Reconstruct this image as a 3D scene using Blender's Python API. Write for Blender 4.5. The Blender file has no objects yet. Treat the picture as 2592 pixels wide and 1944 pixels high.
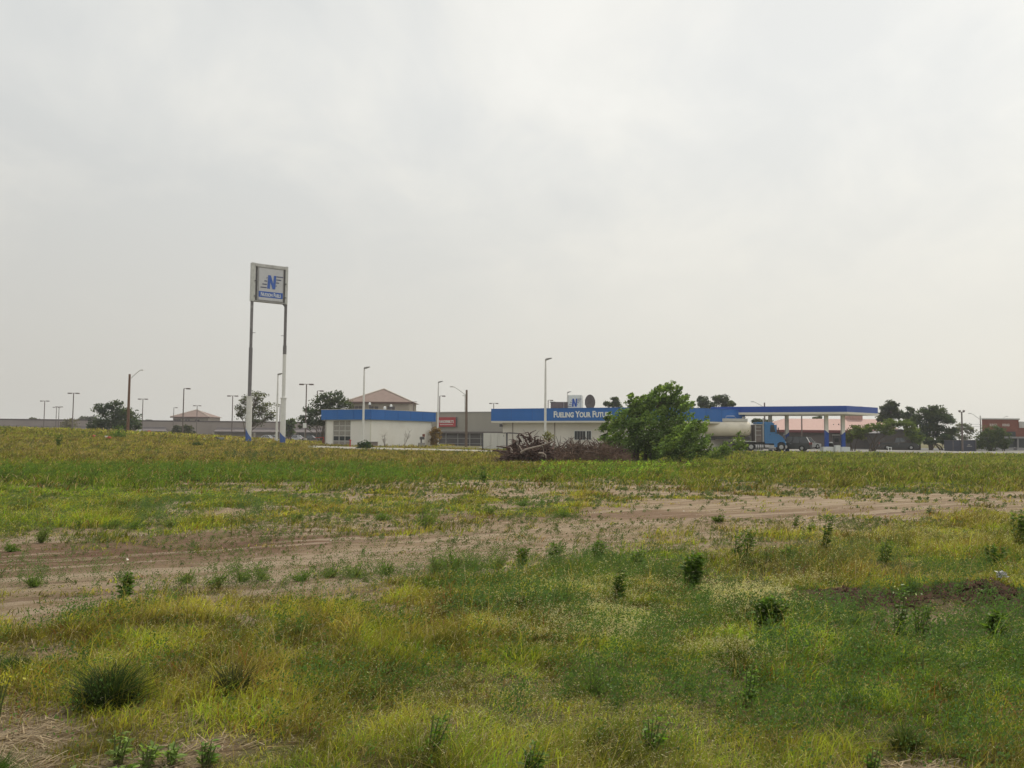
import bpy, bmesh, math, random
import numpy as np
from mathutils import Vector, Matrix
random.seed(7)
RNG = np.random.default_rng(11)
scene = bpy.context.scene
COL = scene.collection
R = math.radians

# ------------------------------------------------------------------ camera
F, CX, CY, HOR, CAMH, ROLL = 2157.0, 1296.0, 972.0, 1105.0, 1.6, R(0.45)
PITCH = math.atan((HOR - CY) / F)
cam_d = bpy.data.cameras.new('camera')
cam_d.sensor_width = 36.0
cam_d.lens = F / 2592 * 36
cam_d.clip_start = 0.1
cam_d.clip_end = 9000
cam = bpy.data.objects.new('camera', cam_d)
COL.objects.link(cam)
fw = Vector((0, math.cos(PITCH), math.sin(PITCH)))
up0 = Vector((0, -math.sin(PITCH), math.cos(PITCH)))
rt0 = Vector((1, 0, 0))
rt = math.cos(ROLL) * rt0 + math.sin(ROLL) * up0
up = -math.sin(ROLL) * rt0 + math.cos(ROLL) * up0
cam.matrix_world = Matrix(((rt.x, up.x, -fw.x, 0), (rt.y, up.y, -fw.y, 0), (rt.z, up.z, -fw.z, CAMH), (0, 0, 0, 1)))
scene.camera = cam

# ------------------------------------------------------------------ sky, sun, exposure
scene.view_settings.view_transform = 'Standard'
scene.view_settings.look = 'None'
scene.view_settings.exposure = 0
scene.view_settings.gamma = 1
SUN_EL, SUN_AZ = R(56), R(28)          # azimuth measured from +Y towards +X
W = bpy.data.worlds.new("World")
scene.world = W
W.use_nodes = True
nt = W.node_tree
nt.nodes.clear()
def N(t, tree=None, **kw):
    n = (tree or nt).nodes.new(t)
    for k, v in kw.items():
        setattr(n, k, v)
    return n
def build_world():
    L = nt.links.new
    out = N('ShaderNodeOutputWorld'); bg = N('ShaderNodeBackground')
    bg.inputs['Strength'].default_value = 0.1
    sky = N('ShaderNodeTexSky', sky_type='NISHITA', sun_disc=False, sun_elevation=SUN_EL, sun_rotation=SUN_AZ)
    sky.air_density = 1.2; sky.dust_density = 4.0
    tc = N('ShaderNodeTexCoord')
    sep = N('ShaderNodeSeparateXYZ'); L(tc.outputs['Generated'], sep.inputs[0])
    def M(op, a, b=None, c=None):
        m = N('ShaderNodeMath', operation=op)
        for i, v in enumerate((a, b, c)):
            if v is None: continue
            if isinstance(v, (int, float)): m.inputs[i].default_value = v
            else: L(v, m.inputs[i])
        return m.outputs[0]
    z = M('MAXIMUM', sep.outputs[2], 0.0)
    zz = M('ADD', z, 0.34)
    u = M('DIVIDE', sep.outputs[0], zz); v = M('DIVIDE', sep.outputs[1], zz)
    cmb = N('ShaderNodeCombineXYZ'); L(u, cmb.inputs[0]); L(v, cmb.inputs[1])
    def noise(scale, detail, rough, off, dist=0.0, sc=(1, 1, 1), rot=0.0):
        mp = N('ShaderNodeMapping'); mp.inputs['Location'].default_value = off; mp.inputs['Scale'].default_value = sc
        mp.inputs['Rotation'].default_value = (0, 0, rot)
        L(cmb.outputs[0], mp.inputs[0])
        n = N('ShaderNodeTexNoise'); n.inputs['Scale'].default_value = scale; n.inputs['Detail'].default_value = detail
        n.inputs['Roughness'].default_value = rough; n.inputs['Distortion'].default_value = dist
        L(mp.outputs[0], n.inputs['Vector']); return n.outputs['Fac']
    big = noise(1.3, 4, 0.5, (3.1, 1.7, 0), 0.4, (1.0, 0.8, 1), R(25))
    fine = noise(3.0, 8, 0.6, (5.2, 8.4, 0), 0.35, (1.1, 0.85, 1), R(-38))
    mix = M('ADD', M('MULTIPLY', big, 0.5), M('MULTIPLY', fine, 0.5))
    ramp = N('ShaderNodeValToRGB'); L(mix, ramp.inputs[0])
    e = ramp.color_ramp.elements
    e[0].position = 0.41; e[0].color = (.91, .92, .925, 1)
    e[1].position = 0.62; e[1].color = (1.07, 1.06, 1.035, 1)
    m = e.new(0.49); m.color = (.965, .968, .962, 1); m = e.new(0.545); m.color = (1.015, 1.01, .99, 1)
    side = M('MULTIPLY_ADD', sep.outputs[0], 1.0, 0.5)
    sd = N('ShaderNodeClamp'); L(side, sd.inputs[0])
    def lr(a, b):
        v = N('ShaderNodeMix', data_type='RGBA'); L(sd.outputs[0], v.inputs['Factor']); v.inputs['A'].default_value = (*a, 1); v.inputs['B'].default_value = (*b, 1)
        return v.outputs['Result']
    low = lr((6.0, 5.85, 5.4), (8.2, 7.95, 7.15)); high = lr((7.75, 7.8, 7.6), (9.5, 9.5, 9.2))
    def rng(lo, hi):
        f = N('ShaderNodeMapRange'); L(z, f.inputs[0]); f.inputs[1].default_value = lo; f.inputs[2].default_value = hi; f.interpolation_type = 'SMOOTHSTEP'; return f.outputs[0]
    base = N('ShaderNodeMix', data_type='RGBA'); L(rng(0.0, 0.42), base.inputs['Factor']); L(low, base.inputs['A']); L(high, base.inputs['B'])
    cl = N('ShaderNodeMix', data_type='RGBA'); L(rng(0.06, 0.30), cl.inputs['Factor']); cl.inputs['A'].default_value = (1, 1, 1, 1); L(ramp.outputs[0], cl.inputs['B'])
    mx = N('ShaderNodeMix', data_type='RGBA', blend_type='MULTIPLY'); mx.inputs['Factor'].default_value = 1; L(base.outputs['Result'], mx.inputs['A']); L(cl.outputs['Result'], mx.inputs['B'])
    fin = N('ShaderNodeMix', data_type='RGBA'); fin.inputs['Factor'].default_value = 0.95
    L(sky.outputs[0], fin.inputs['A']); L(mx.outputs['Result'], fin.inputs['B'])
    L(fin.outputs['Result'], bg.inputs['Color']); L(bg.outputs[0], out.inputs[0])
build_world()
sd = bpy.data.lights.new('sun', 'SUN'); sd.energy = 3.0; sd.angle = R(5); sd.color = (1, 0.93, 0.80)
sun = bpy.data.objects.new('sun', sd); COL.objects.link(sun)
sdir = Vector((math.sin(SUN_AZ) * math.cos(SUN_EL), math.cos(SUN_AZ) * math.cos(SUN_EL), math.sin(SUN_EL)))
sun.rotation_euler = sdir.to_track_quat('Z', 'Y').to_euler()
scene.cycles.volume_bounces = 0
scene.cycles.max_bounces = 6
scene.cycles.transparent_max_bounces = 6

# ------------------------------------------------------------------ helpers
def hash2(ix, iy, s):
    h = (ix.astype(np.int64) * 374761393 + iy.astype(np.int64) * 668265263 + s * 974711) & 0xffffffff
    h = ((h ^ (h >> 13)) * 1274126177) & 0xffffffff
    return ((h ^ (h >> 16)) & 0xffff) / 65535.0
def vnoise(x, y, s=0):
    ix = np.floor(x); iy = np.floor(y); fx = x - ix; fy = y - iy
    fx = fx * fx * (3 - 2 * fx); fy = fy * fy * (3 - 2 * fy)
    a = hash2(ix, iy, s); b = hash2(ix + 1, iy, s); c = hash2(ix, iy + 1, s); d = hash2(ix + 1, iy + 1, s)
    return (a * (1 - fx) + b * fx) * (1 - fy) + (c * (1 - fx) + d * fx) * fy
def fbm(x, y, s=0, o=4):
    t = 0; a = 0.5; n = 0
    for i in range(o):
        t = t + a * vnoise(x * 2 ** i, y * 2 ** i, s + i); n += a; a *= 0.5
    return t / n
def sm(a, b, v):
    t = np.clip((v - a) / (b - a), 0, 1); return t * t * (3 - 2 * t)
def gz(x, y):
    x = np.asarray(x, float); y = np.asarray(y, float)
    crest = np.interp(x, [-90, -53, -39.7, -28.4, -21, -15, -6, 0, 10], [2.5, 2.0, 1.42, 0.76, 0.46, 0.34, 0.2, 0.1, 0.0])
    bell = sm(38, 88, y) * (1 - sm(108, 150, y))
    z = crest * bell
    near = 1 - sm(30, 60, y)
    z = z + near * (0.10 * (fbm(x / 3.1, y / 3.1, 5, 3) - 0.5) + 0.035 * (fbm(x / .35, y / .35, 9, 3) - 0.5))
    # ridges of turned dark soil at the right
    hump = np.exp(-((x - 4.75) / 0.55) ** 2 - ((y - 8.75) / 0.30) ** 2) * 0.15 + np.exp(-((x - 4.2) / 0.4) ** 2 - ((y - 8.3) / 0.28) ** 2) * 0.09 + np.exp(-((x - 3.4) / 0.45) ** 2 - ((y - 8.95) / 0.25) ** 2) * 0.05
    z = z + hump * (0.4 + 1.2 * fbm(x / .12, y / .12, 33, 3))
    return z
def g1(x, y): return float(gz(np.array([x]), np.array([y]))[0])
def ray(px, py): return fw * F + rt * (px - CX) - up * (py - CY)
def at(px, py, d):
    r = ray(px, py); t = d / r.y
    return Vector((r.x * t, d, CAMH + r.z * t))
def hrow(px): return HOR + (px - CX) * math.tan(ROLL)
def gnd(px, d):
    p = at(px, hrow(px), d); return Vector((p.x, d, g1(p.x, d)))
def zrow(px, py, d): return at(px, py, d).z

def tag(o, label=None, cat=None, group=None, kind=None):
    if label: o['label'] = label
    if cat: o['category'] = cat
    if group: o['group'] = group
    if kind: o['kind'] = kind
    return o
def empty(name, loc, rz=0.0, label=None, cat=None, group=None):
    o = bpy.data.objects.new(name, None); COL.objects.link(o)
    o.location = loc; o.rotation_euler = (0, 0, rz); o.empty_display_size = 0.3
    return tag(o, label, cat, group)
def copy_tree(o, parent=None):
    c = o.copy(); COL.objects.link(c); c.parent = parent
    for ch in list(o.children): copy_tree(ch, c)
    return c

class MB:
    def __init__(s): s.v = []; s.f = []
    def box(s, x, y, z, sx, sy, sz, rz=0.0, top=(1, 1)):
        b = len(s.v); c, n = math.cos(rz), math.sin(rz)
        for k, zz in ((0, z), (1, z + sz)):
            fx, fy = (1, 1) if k == 0 else top
            for dx, dy in ((-1, -1), (1, -1), (1, 1), (-1, 1)):
                ax, ay = dx * sx / 2 * fx, dy * sy / 2 * fy
                s.v.append((x + ax * c - ay * n, y + ax * n + ay * c, zz))
        for q in ((3, 2, 1, 0), (4, 5, 6, 7), (0, 1, 5, 4), (1, 2, 6, 5), (2, 3, 7, 6), (3, 0, 4, 7)):
            s.f.append(tuple(b + i for i in q))
        return s
    def prism(s, pts, a, b_, axis='y'):
        """extrude a closed 2D outline between a and b_ along an axis ('y': pts are x,z ; 'z': pts are x,y ; 'x': pts are y,z)"""
        b = len(s.v); n = len(pts)
        for w in (a, b_):
            for p in pts:
                s.v.append((p[0], w, p[1]) if axis == 'y' else (p[0], p[1], w) if axis == 'z' else (w, p[0], p[1]))
        s.f.append(tuple(b + i for i in range(n))); s.f.append(tuple(b + n + i for i in reversed(range(n))))
        for i in range(n):
            j = (i + 1) % n; s.f.append((b + i, b + n + i, b + n + j, b + j))
        return s
    def tube(s, pts, rad, n=8, cap=True):
        b = len(s.v); k = len(pts); pts = [Vector(p) for p in pts]
        if not hasattr(rad, '__len__'): rad = [rad] * k
        ref = Vector((0.13, 0.21, 1)).normalized()
        for i in range(k):
            t = (pts[min(i + 1, k - 1)] - pts[max(i - 1, 0)])
            t = t.normalized() if t.length > 1e-9 else Vector((0, 0, 1))
            a = t.cross(ref)
            if a.length < 0.2: a = t.cross(Vector((1, 0, 0)))
            a.normalize(); c = t.cross(a)
            for j in range(n):
                w = 2 * math.pi * j / n + math.pi / n
                s.v.append(tuple(pts[i] + (a * math.cos(w) + c * math.sin(w)) * rad[i]))
        for i in range(k - 1):
            for j in range(n):
                j2 = (j + 1) % n
                s.f.append((b + i * n + j, b + i * n + j2, b + (i + 1) * n + j2, b + (i + 1) * n + j))
        if cap:
            s.f.append(tuple(b + j for j in reversed(range(n)))); s.f.append(tuple(b + (k - 1) * n + j for j in range(n)))
        return s
    def quad(s, *p):
        b = len(s.v); s.v += [tuple(q) for q in p]; s.f.append(tuple(range(b, b + len(p)))); return s
    def build(s, name, m, parent=None, loc=None, smooth=False, bevel=0):
        me = bpy.data.meshes.new(name); me.from_pydata(s.v, [], s.f)
        bm = bmesh.new(); bm.from_mesh(me)
        bmesh.ops.recalc_face_normals(bm, faces=bm.faces)
        if bevel:
            bmesh.ops.bevel(bm, geom=[e for e in bm.edges if e.is_manifold and e.calc_face_angle(0) > 0.35], offset=bevel, segments=2, affect='EDGES', clamp_overlap=True)
        bm.to_mesh(me); bm.free()
        me.materials.append(m); me.update()
        if smooth: me.shade_smooth()
        o = bpy.data.objects.new(name, me); COL.objects.link(o)
        if parent: o.parent = parent
        if loc is not None: o.location = loc
        return o
def npmesh(name, v, f, m, parent=None, col=None, smooth=False):
    """v (n,3) ; f (k,q) constant-size faces ; col per-vertex rgb"""
    me = bpy.data.meshes.new(name)
    v = np.asarray(v, np.float32); f = np.asarray(f, np.int32)
    me.vertices.add(len(v)); me.vertices.foreach_set('co', v.ravel())
    q = f.shape[1]
    me.loops.add(f.size); me.loops.foreach_set('vertex_index', f.ravel())
    me.polygons.add(len(f)); me.polygons.foreach_set('loop_start', np.arange(0, f.size, q, dtype=np.int32))
    me.polygons.foreach_set('loop_total', np.full(len(f), q, np.int32))
    if smooth: me.polygons.foreach_set('use_smooth', np.ones(len(f), bool))
    me.update(calc_edges=True)
    if col is not None:
        a = me.color_attributes.new('tint', 'FLOAT_COLOR', 'POINT')
        c = np.ones((len(v), 4), np.float32); c[:, :3] = col; a.data.foreach_set('color', c.ravel())
    me.materials.append(m)
    o = bpy.data.objects.new(name, me); COL.objects.link(o)
    if parent: o.parent = parent
    return o

MATS = {}
def mat(key, col, rough=0.7, metal=0.0, var=0.12, scale=3.0, bump=0.0, bscale=40.0, dirt=None, spec=0.4, streak=False):
    if key in MATS: return MATS[key]
    m = bpy.data.materials.new(key); m.use_nodes = True; t = m.node_tree; L = t.links.new
    b = t.nodes['Principled BSDF']; b.inputs['Roughness'].default_value = rough; b.inputs['Metallic'].default_value = metal
    b.inputs['Specular IOR Level'].default_value = spec
    tc = N('ShaderNodeTexCoord', t); mp = N('ShaderNodeMapping', t); L(tc.outputs['Object'], mp.inputs[0])
    if streak: mp.inputs['Scale'].default_value = (1, 1, 0.15)
    n1 = N('ShaderNodeTexNoise', t); n1.inputs['Scale'].default_value = scale; n1.inputs['Detail'].default_value = 6; n1.inputs['Roughness'].default_value = 0.6
    L(mp.outputs[0], n1.inputs['Vector'])
    r = N('ShaderNodeMapRange', t); L(n1.outputs['Fac'], r.inputs[0]); r.inputs[1].default_value = 0.3; r.inputs[2].default_value = 0.7
    r.inputs[3].default_value = 1 - var; r.inputs[4].default_value = 1 + var
    mul = N('ShaderNodeMix', t, data_type='RGBA', blend_type='MULTIPLY'); mul.inputs['Factor'].default_value = 1
    mul.inputs['A'].default_value = (*col, 1); L(r.outputs[0], mul.inputs['B'])
    last = mul.outputs['Result']
    if dirt:
        n2 = N('ShaderNodeTexNoise', t); n2.inputs['Scale'].default_value = scale * 0.6; n2.inputs['Detail'].default_value = 8; n2.inputs['Roughness'].default_value = 0.7
        L(mp.outputs[0], n2.inputs['Vector'])
        r2 = N('ShaderNodeMapRange', t); L(n2.outputs['Fac'], r2.inputs[0]); r2.inputs[1].default_value = 0.52; r2.inputs[2].default_value = 0.72; r2.inputs[4].default_value = 0.75
        mx = N('ShaderNodeMix', t, data_type='RGBA'); L(r2.outputs[0], mx.inputs['Factor']); L(last, mx.inputs['A']); mx.inputs['B'].default_value = (*dirt, 1)
        last = mx.outputs['Result']
    L(last, b.inputs['Base Color'])
    if bump:
        n3 = N('ShaderNodeTexNoise', t); n3.inputs['Scale'].default_value = bscale; n3.inputs['Detail'].default_value = 5
        L(tc.outputs['Object'], n3.inputs['Vector'])
        bp = N('ShaderNodeBump', t); bp.inputs['Strength'].default_value = bump; bp.inputs['Distance'].default_value = 0.02
        L(n3.outputs['Fac'], bp.inputs['Height']); L(bp.outputs[0], b.inputs['Normal'])
    MATS[key] = m; return m
def leafmat(key, gain=(1, 1, 1), trans=0.45):
    if key in MATS: return MATS[key]
    m = bpy.data.materials.new(key); m.use_nodes = True; t = m.node_tree; L = t.links.new; t.nodes.clear()
    out = N('ShaderNodeOutputMaterial', t); a = N('ShaderNodeAttribute', t, attribute_name='tint')
    g = N('ShaderNodeMix', t, data_type='RGBA', blend_type='MULTIPLY'); g.inputs['Factor'].default_value = 1
    L(a.outputs['Color'], g.inputs['A']); g.inputs['B'].default_value = (*gain, 1)
    d = N('ShaderNodeBsdfDiffuse', t); tr = N('ShaderNodeBsdfTranslucent', t); gl = N('ShaderNodeBsdfGlossy', t); gl.inputs['Roughness'].default_value = 0.45
    gl.inputs['Color'].default_value = (0.9, 0.9, 0.8, 1)
    yl = N('ShaderNodeMix', t, data_type='RGBA', blend_type='MULTIPLY'); yl.inputs['Factor'].default_value = 1
    L(g.outputs['Result'], yl.inputs['A']); yl.inputs['B'].default_value = (1.5, 1.5, 0.7, 1)
    L(g.outputs['Result'], d.inputs[0]); L(yl.outputs['Result'], tr.inputs[0])
    m1 = N('ShaderNodeMixShader', t); m1.inputs[0].default_value = trans; L(d.outputs[0], m1.inputs[1]); L(tr.outputs[0], m1.inputs[2])
    m2 = N('ShaderNodeMixShader', t); m2.inputs[0].default_value = 0.015; L(m1.outputs[0], m2.inputs[1]); L(gl.outputs[0], m2.inputs[2])
    L(m2.outputs[0], out.inputs[0]); MATS[key] = m; return m

# ------------------------------------------------------------------ ground cover tables (read on a coarse grid of the field)
ROWS = [1105, 1135, 1155, 1175, 1200, 1225, 1250, 1275, 1300, 1330, 1370, 1410, 1450, 1500, 1560, 1640, 1740, 1840, 1944, 2200]
COLS = [-400, 0, 200, 400, 600, 800, 1000, 1200, 1400, 1600, 1800, 2000, 2200, 2400, 2592, 3000]
DENS = np.array([
 [.9]*16, [.9]*16, [.9]*16,
 [.85,.85,.85,.85,.85,.85,.8,.8,.85,.9,.95,.95,.95,.95,.95,.95],
 [.95,.95,.95,.95,.95,.9,.9,.85,.85,.9,.95,.95,.95,.95,.95,.95],
 [.78,.78,.74,.68,.62,.55,.45,.32,.28,.33,.5,.5,.6,.75,.8,.85],
 [.6,.6,.58,.5,.42,.36,.28,.28,.25,.25,.28,.22,.22,.20,.15,.1],
 [.58,.58,.55,.48,.4,.34,.3,.3,.3,.2,.14,.10,.10,.08,.06,.06],
 [.5,.5,.46,.38,.3,.25,.3,.3,.26,.14,.08,.06,.10,.22,.4,.5],
 [.5,.5,.4,.35,.3,.2,.28,.22,.14,.06,.05,.10,.35,.7,.85,.9],
 [.12,.12,.12,.08,.06,.08,.06,.06,.06,.14,.35,.55,.8,.95,1,1],
 [.05,.04,.04,.03,.05,.05,.05,.08,.2,.35,.6,.8,.95,1,1,1],
 [.06,.06,.06,.05,.10,.12,.25,.5,.75,.9,1,1,1,1,1,1],
 [.2,.2,.22,.26,.3,.34,.42,.75,.95,1,1,.9,.8,.85,.9,1],
 [.4,.42,.5,.58,.66,.75,.85,.95,1,1,1,.75,.35,.3,.35,.5],
 [.55,.55,.62,.7,.78,.85,.9,.95,1,1,1,1,1,1,1,1],
 [.4,.28,.55,.72,.7,.78,.85,.92,1,1,1,1,1,1,1,1],
 [.5,.5,.55,.6,.65,.75,.85,.9,1,.95,1,.95,.62,.68,.95,1],
 [.3,.32,.36,.45,.5,.7,.9,.9,.9,.9,1,.7,.06,.10,.7,1],
 [.3,.3,.32,.4,.5,.8,1,1,1,.95,1,.7,.06,.12,.8,1]])
# hue: 0 straw/brown, .35 olive, .7 yellow-green, 1 lush green
HUE = np.array([
 [.60,.60,.60,.55,.48,.42,.42,.45,.5,.6,.62,.65,.65,.65,.65,.65],
 [.50,.50,.46,.40,.32,.32,.35,.40,.5,.6,.62,.62,.62,.62,.62,.62],
 [.34,.34,.30,.25,.22,.22,.24,.28,.4,.6,.68,.68,.68,.68,.68,.68],
 [.55,.55,.45,.4,.4,.45,.32,.35,.45,.7,.75,.78,.78,.75,.72,.7],
 [1,1,1,1,.95,.9,.65,.65,.7,.75,.7,.7,.7,.7,.7,.7],
 [.95,.95,.95,.9,.85,.7,.6,.55,.5,.55,.6,.55,.6,.6,.6,.6],
 [.8,.8,.8,.7,.65,.55,.45,.4,.4,.4,.45,.45,.4,.4,.4,.4],
 [.8,.8,.75,.65,.55,.45,.45,.5,.5,.45,.4,.4,.4,.4,.4,.4],
 [.8,.8,.75,.7,.6,.5,.5,.5,.5,.45,.4,.4,.4,.4,.45,.45],
 [.7,.7,.7,.7,.6,.5,.5,.45,.4,.4,.4,.4,.4,.45,.5,.5],
 [.6,.6,.6,.6,.5,.4,.4,.4,.4,.5,.5,.45,.45,.5,.55,.55],
 [.6,.6,.6,.6,.6,.5,.5,.7,.7,.65,.6,.55,.5,.5,.55,.6],
 [.6,.6,.6,.6,.65,.6,.6,.7,.65,.6,.6,.55,.5,.5,.5,.5],
 [.5,.5,.4,.4,.45,.4,.4,.4,.5,.6,.55,.45,.45,.5,.55,.6],
 [.5,.5,.48,.46,.46,.46,.5,.55,.6,.7,.65,.7,.8,.8,.8,.8],
 [.55,.55,.5,.48,.48,.5,.55,.6,.62,.65,.65,.85,.85,.85,.85,.85],
 [.55,.55,.55,.52,.5,.5,.52,.58,.65,.7,.8,.82,.82,.8,.8,.8],
 [.4,.4,.5,.55,.5,.5,.5,.55,.6,.7,.75,.75,.75,.7,.65,.65],
 [.5,.5,.5,.6,.6,.6,.6,.55,.5,.6,.65,.65,.5,.45,.55,.55],
 [.5,.5,.5,.6,.6,.6,.6,.55,.5,.6,.65,.65,.5,.45,.55,.55]])
def to_img(x, y):
    px = CX + F * x / np.maximum(y, 1.0)
    py = HOR + np.tan(ROLL) * (px - CX) + F * CAMH / np.maximum(y, 0.8)
    return px, py
def table(T, x, y):
    px, py = to_img(x, y)
    ci = np.interp(np.clip(px, -400, 3000), COLS, range(len(COLS))); ri = np.interp(np.clip(py, 1105, 2200), ROWS, range(len(ROWS)))
    c0 = np.minimum(ci.astype(int), len(COLS) - 2); r0 = np.minimum(ri.astype(int), len(ROWS) - 2); fc = ci - c0; fr = ri - r0
    return (T[r0, c0] * (1 - fc) + T[r0, c0 + 1] * fc) * (1 - fr) + (T[r0 + 1, c0] * (1 - fc) + T[r0 + 1, c0 + 1] * fc) * fr
def cover(x, y):
    """share of the ground hidden by plants, broken into patches"""
    d = table(DENS, x, y)
    n = fbm(x / 1.1, y / 1.1, 21, 4) * 0.45 + fbm(x / .3, y / .3, 41, 3) * 0.35 + fbm(x / .09, y / .09, 43, 2) * 0.2
    n = np.clip((n - 0.5) * 3.0 + 0.5, 0, 1)
    return np.clip((d * 1.15 - n) * 2.6 + 0.42, 0, 1) * np.clip(d * 4, 0, 1)
def wet(x, y):
    px, py = to_img(x, y)
    c = np.interp(px, [-400, 0, 300, 700, 900, 1100, 1300, 1600, 1800, 2300, 2600], [1430, 1420, 1395, 1370, 1352, 1322, 1300, 1300, 1305, 1290, 1250])
    w = np.interp(px, [-400, 0, 700, 900, 1100, 1300, 1600, 1900, 2300, 2600], [50, 45, 38, 18, 24, 14, 16, 14, 10, 8])
    s = np.interp(px, [0, 700, 900, 1200, 1600, 2100, 2600], [1, 1, .7, .55, .65, .4, .2])
    rut = 0.5 + 0.5 * np.sin((py - c) * 0.19 + 2.5 * fbm(x / 2.5, y / 2.5, 3, 2))
    dk = np.exp(-np.abs((py - c) / w) ** 3) * s * (0.45 + 0.55 * sm(0.12, 0.4, rut * 0.7 + 0.5 * fbm(x / .6, y / .3, 6, 3)))
    return np.clip(dk, 0, 1)
def darksoil(x, y):
    e = np.exp(-((x - 4.15) / 1.25) ** 4 - ((y - 8.6) / 0.62) ** 4)
    return np.clip(e * 1.5 - 1.15 * fbm(x / .45, y / .22, 14, 3), 0, 1)

# ------------------------------------------------------------------ the ground
def ground_material():
    m = bpy.data.materials.new('field_ground'); m.use_nodes = True; t = m.node_tree; L = t.links.new
    b = t.nodes['Principled BSDF']; b.inputs['Roughness'].default_value = 0.95; b.inputs['Specular IOR Level'].default_value = 0.15
    at_ = N('ShaderNodeAttribute', t, attribute_name='tint'); sp = N('ShaderNodeSeparateColor', t); L(at_.outputs['Color'], sp.inputs[0])
    tc = N('ShaderNodeTexCoord', t)
    def nz(s, d=6, r=0.6, sc=(1, 1, 1), rot=0.0):
        mp = N('ShaderNodeMapping', t); mp.inputs['Scale'].default_value = sc
        rt_ = N('ShaderNodeMapping', t); rt_.inputs['Rotation'].default_value = (0, 0, rot); L(tc.outputs['Object'], rt_.inputs[0]); L(rt_.outputs[0], mp.inputs[0])
        n = N('ShaderNodeTexNoise', t); n.inputs['Scale'].default_value = s; n.inputs['Detail'].default_value = d; n.inputs['Roughness'].default_value = r
        L(mp.outputs[0], n.inputs['Vector']); return n.outputs['Fac']
    def mix(f, a, c):
        x = N('ShaderNodeMix', t, data_type='RGBA')
        if isinstance(f, float): x.inputs['Factor'].default_value = f
        else: L(f, x.inputs['Factor'])
        for s, v in (('A', a), ('B', c)):
            if isinstance(v, tuple): x.inputs[s].default_value = (*v, 1)
            else: L(v, x.inputs[s])
        return x.outputs['Result']
    def rng(v, a, c, lo=0.0, hi=1.0):
        x = N('ShaderNodeMapRange', t); L(v, x.inputs[0]); x.inputs[1].default_value = a; x.inputs[2].default_value = c
        x.inputs[3].default_value = lo; x.inputs[4].default_value = hi; return x.outputs[0]
    soil = mix(rng(nz(0.9, 8, 0.65), 0.35, 0.65), (0.205, 0.143, 0.085), (0.285, 0.212, 0.135))
    soil = mix(rng(nz(9.0, 8, 0.75, (0.5, 1.6, 1)), 0.55, 0.75), soil, (0.19, 0.125, 0.085))
    soil = mix(rng(nz(2.2, 8, 0.7, (0.35, 1.6, 1)), 0.50, 0.66), soil, (0.34, 0.27, 0.185))
    soil = mix(rng(nz(60.0, 4, 0.6), 0.60, 0.70), soil, (0.40, 0.33, 0.25))
    soil = mix(rng(nz(35.0, 5, 0.7), 0.58, 0.70), soil, (0.13, 0.09, 0.06))
    soil = mix(sp.outputs[1], soil, mix(rng(nz(7.0, 6), 0.35, 0.65), (0.105, 0.055, 0.034), (0.165, 0.095, 0.06)))
    streak = rng(nz(1.0, 6, 0.55, (0.13, 2.3, 1), R(-33)), 0.50, 0.56)
    soil = mix(streak, soil, mix(0.65, soil, (0.36, 0.285, 0.205)))
    dstreak = rng(nz(1.3, 6, 0.6, (0.12, 2.0, 1), R(-30)), 0.56, 0.64, 0.0, 0.7)
    soil = mix(dstreak, soil, (0.155, 0.10, 0.07))
    litter = mix(rng(nz(30.0, 6, 0.7, (1, 3, 1)), 0.4, 0.65), (0.10, 0.085, 0.04), (0.21, 0.165, 0.09))
    green = mix(rng(nz(2.2, 6), 0.35, 0.65), (0.11, 0.10, 0.035), (0.075, 0.095, 0.025))
    sod = mix(rng(nz(12.0, 6), 0.4, 0.6), litter, green)
    c = mix(sp.outputs[0], soil, sod)
    c = mix(sp.outputs[2], c, mix(rng(nz(22.0, 6), 0.4, 0.62), (0.024, 0.013, 0.008), (0.10, 0.062, 0.04)))
    L(c, b.inputs['Base Color'])
    bp = N('ShaderNodeBump', t); bp.inputs['Strength'].default_value = 1.0; bp.inputs['Distance'].default_value = 0.05
    L(nz(28.0, 8, 0.7), bp.inputs['Height']); L(bp.outputs[0], b.inputs['Normal'])
    return m
GROUND_MAT = ground_material()
def build_ground():
    ys = [-60, -30, -12, -5, -2, 0, 1, 1.6]
    y = 2.0
    while y < 3200: ys.append(y); y *= 1.0115
    ys = np.array(ys); us = np.linspace(-1, 1, 501)
    half = np.maximum(16, 1.35 * ys); half = np.where(ys > 120, 1.35 * ys, half)
    X = us[None, :] * half[:, None]; Y = np.repeat(ys[:, None], len(us), 1)
    Z = gz(X, Y)
    v = np.stack([X, Y, Z], -1).reshape(-1, 3)
    n, k = X.shape
    i = (np.arange(n - 1)[:, None] * k + np.arange(k - 1)[None, :]).ravel()
    f = np.stack([i, i + 1, i + k + 1, i + k], 1)
    x, yy = v[:, 0], v[:, 1]
    col = np.stack([cover(x, yy) * (1 - 0.0), wet(x, yy), darksoil(x, yy)], 1)
    o = npmesh('ground', v, f, GROUND_MAT, col=col, smooth=True)
    tag(o, 'field of bare soil and sod reaching the horizon', kind='structure')
build_ground()

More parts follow.
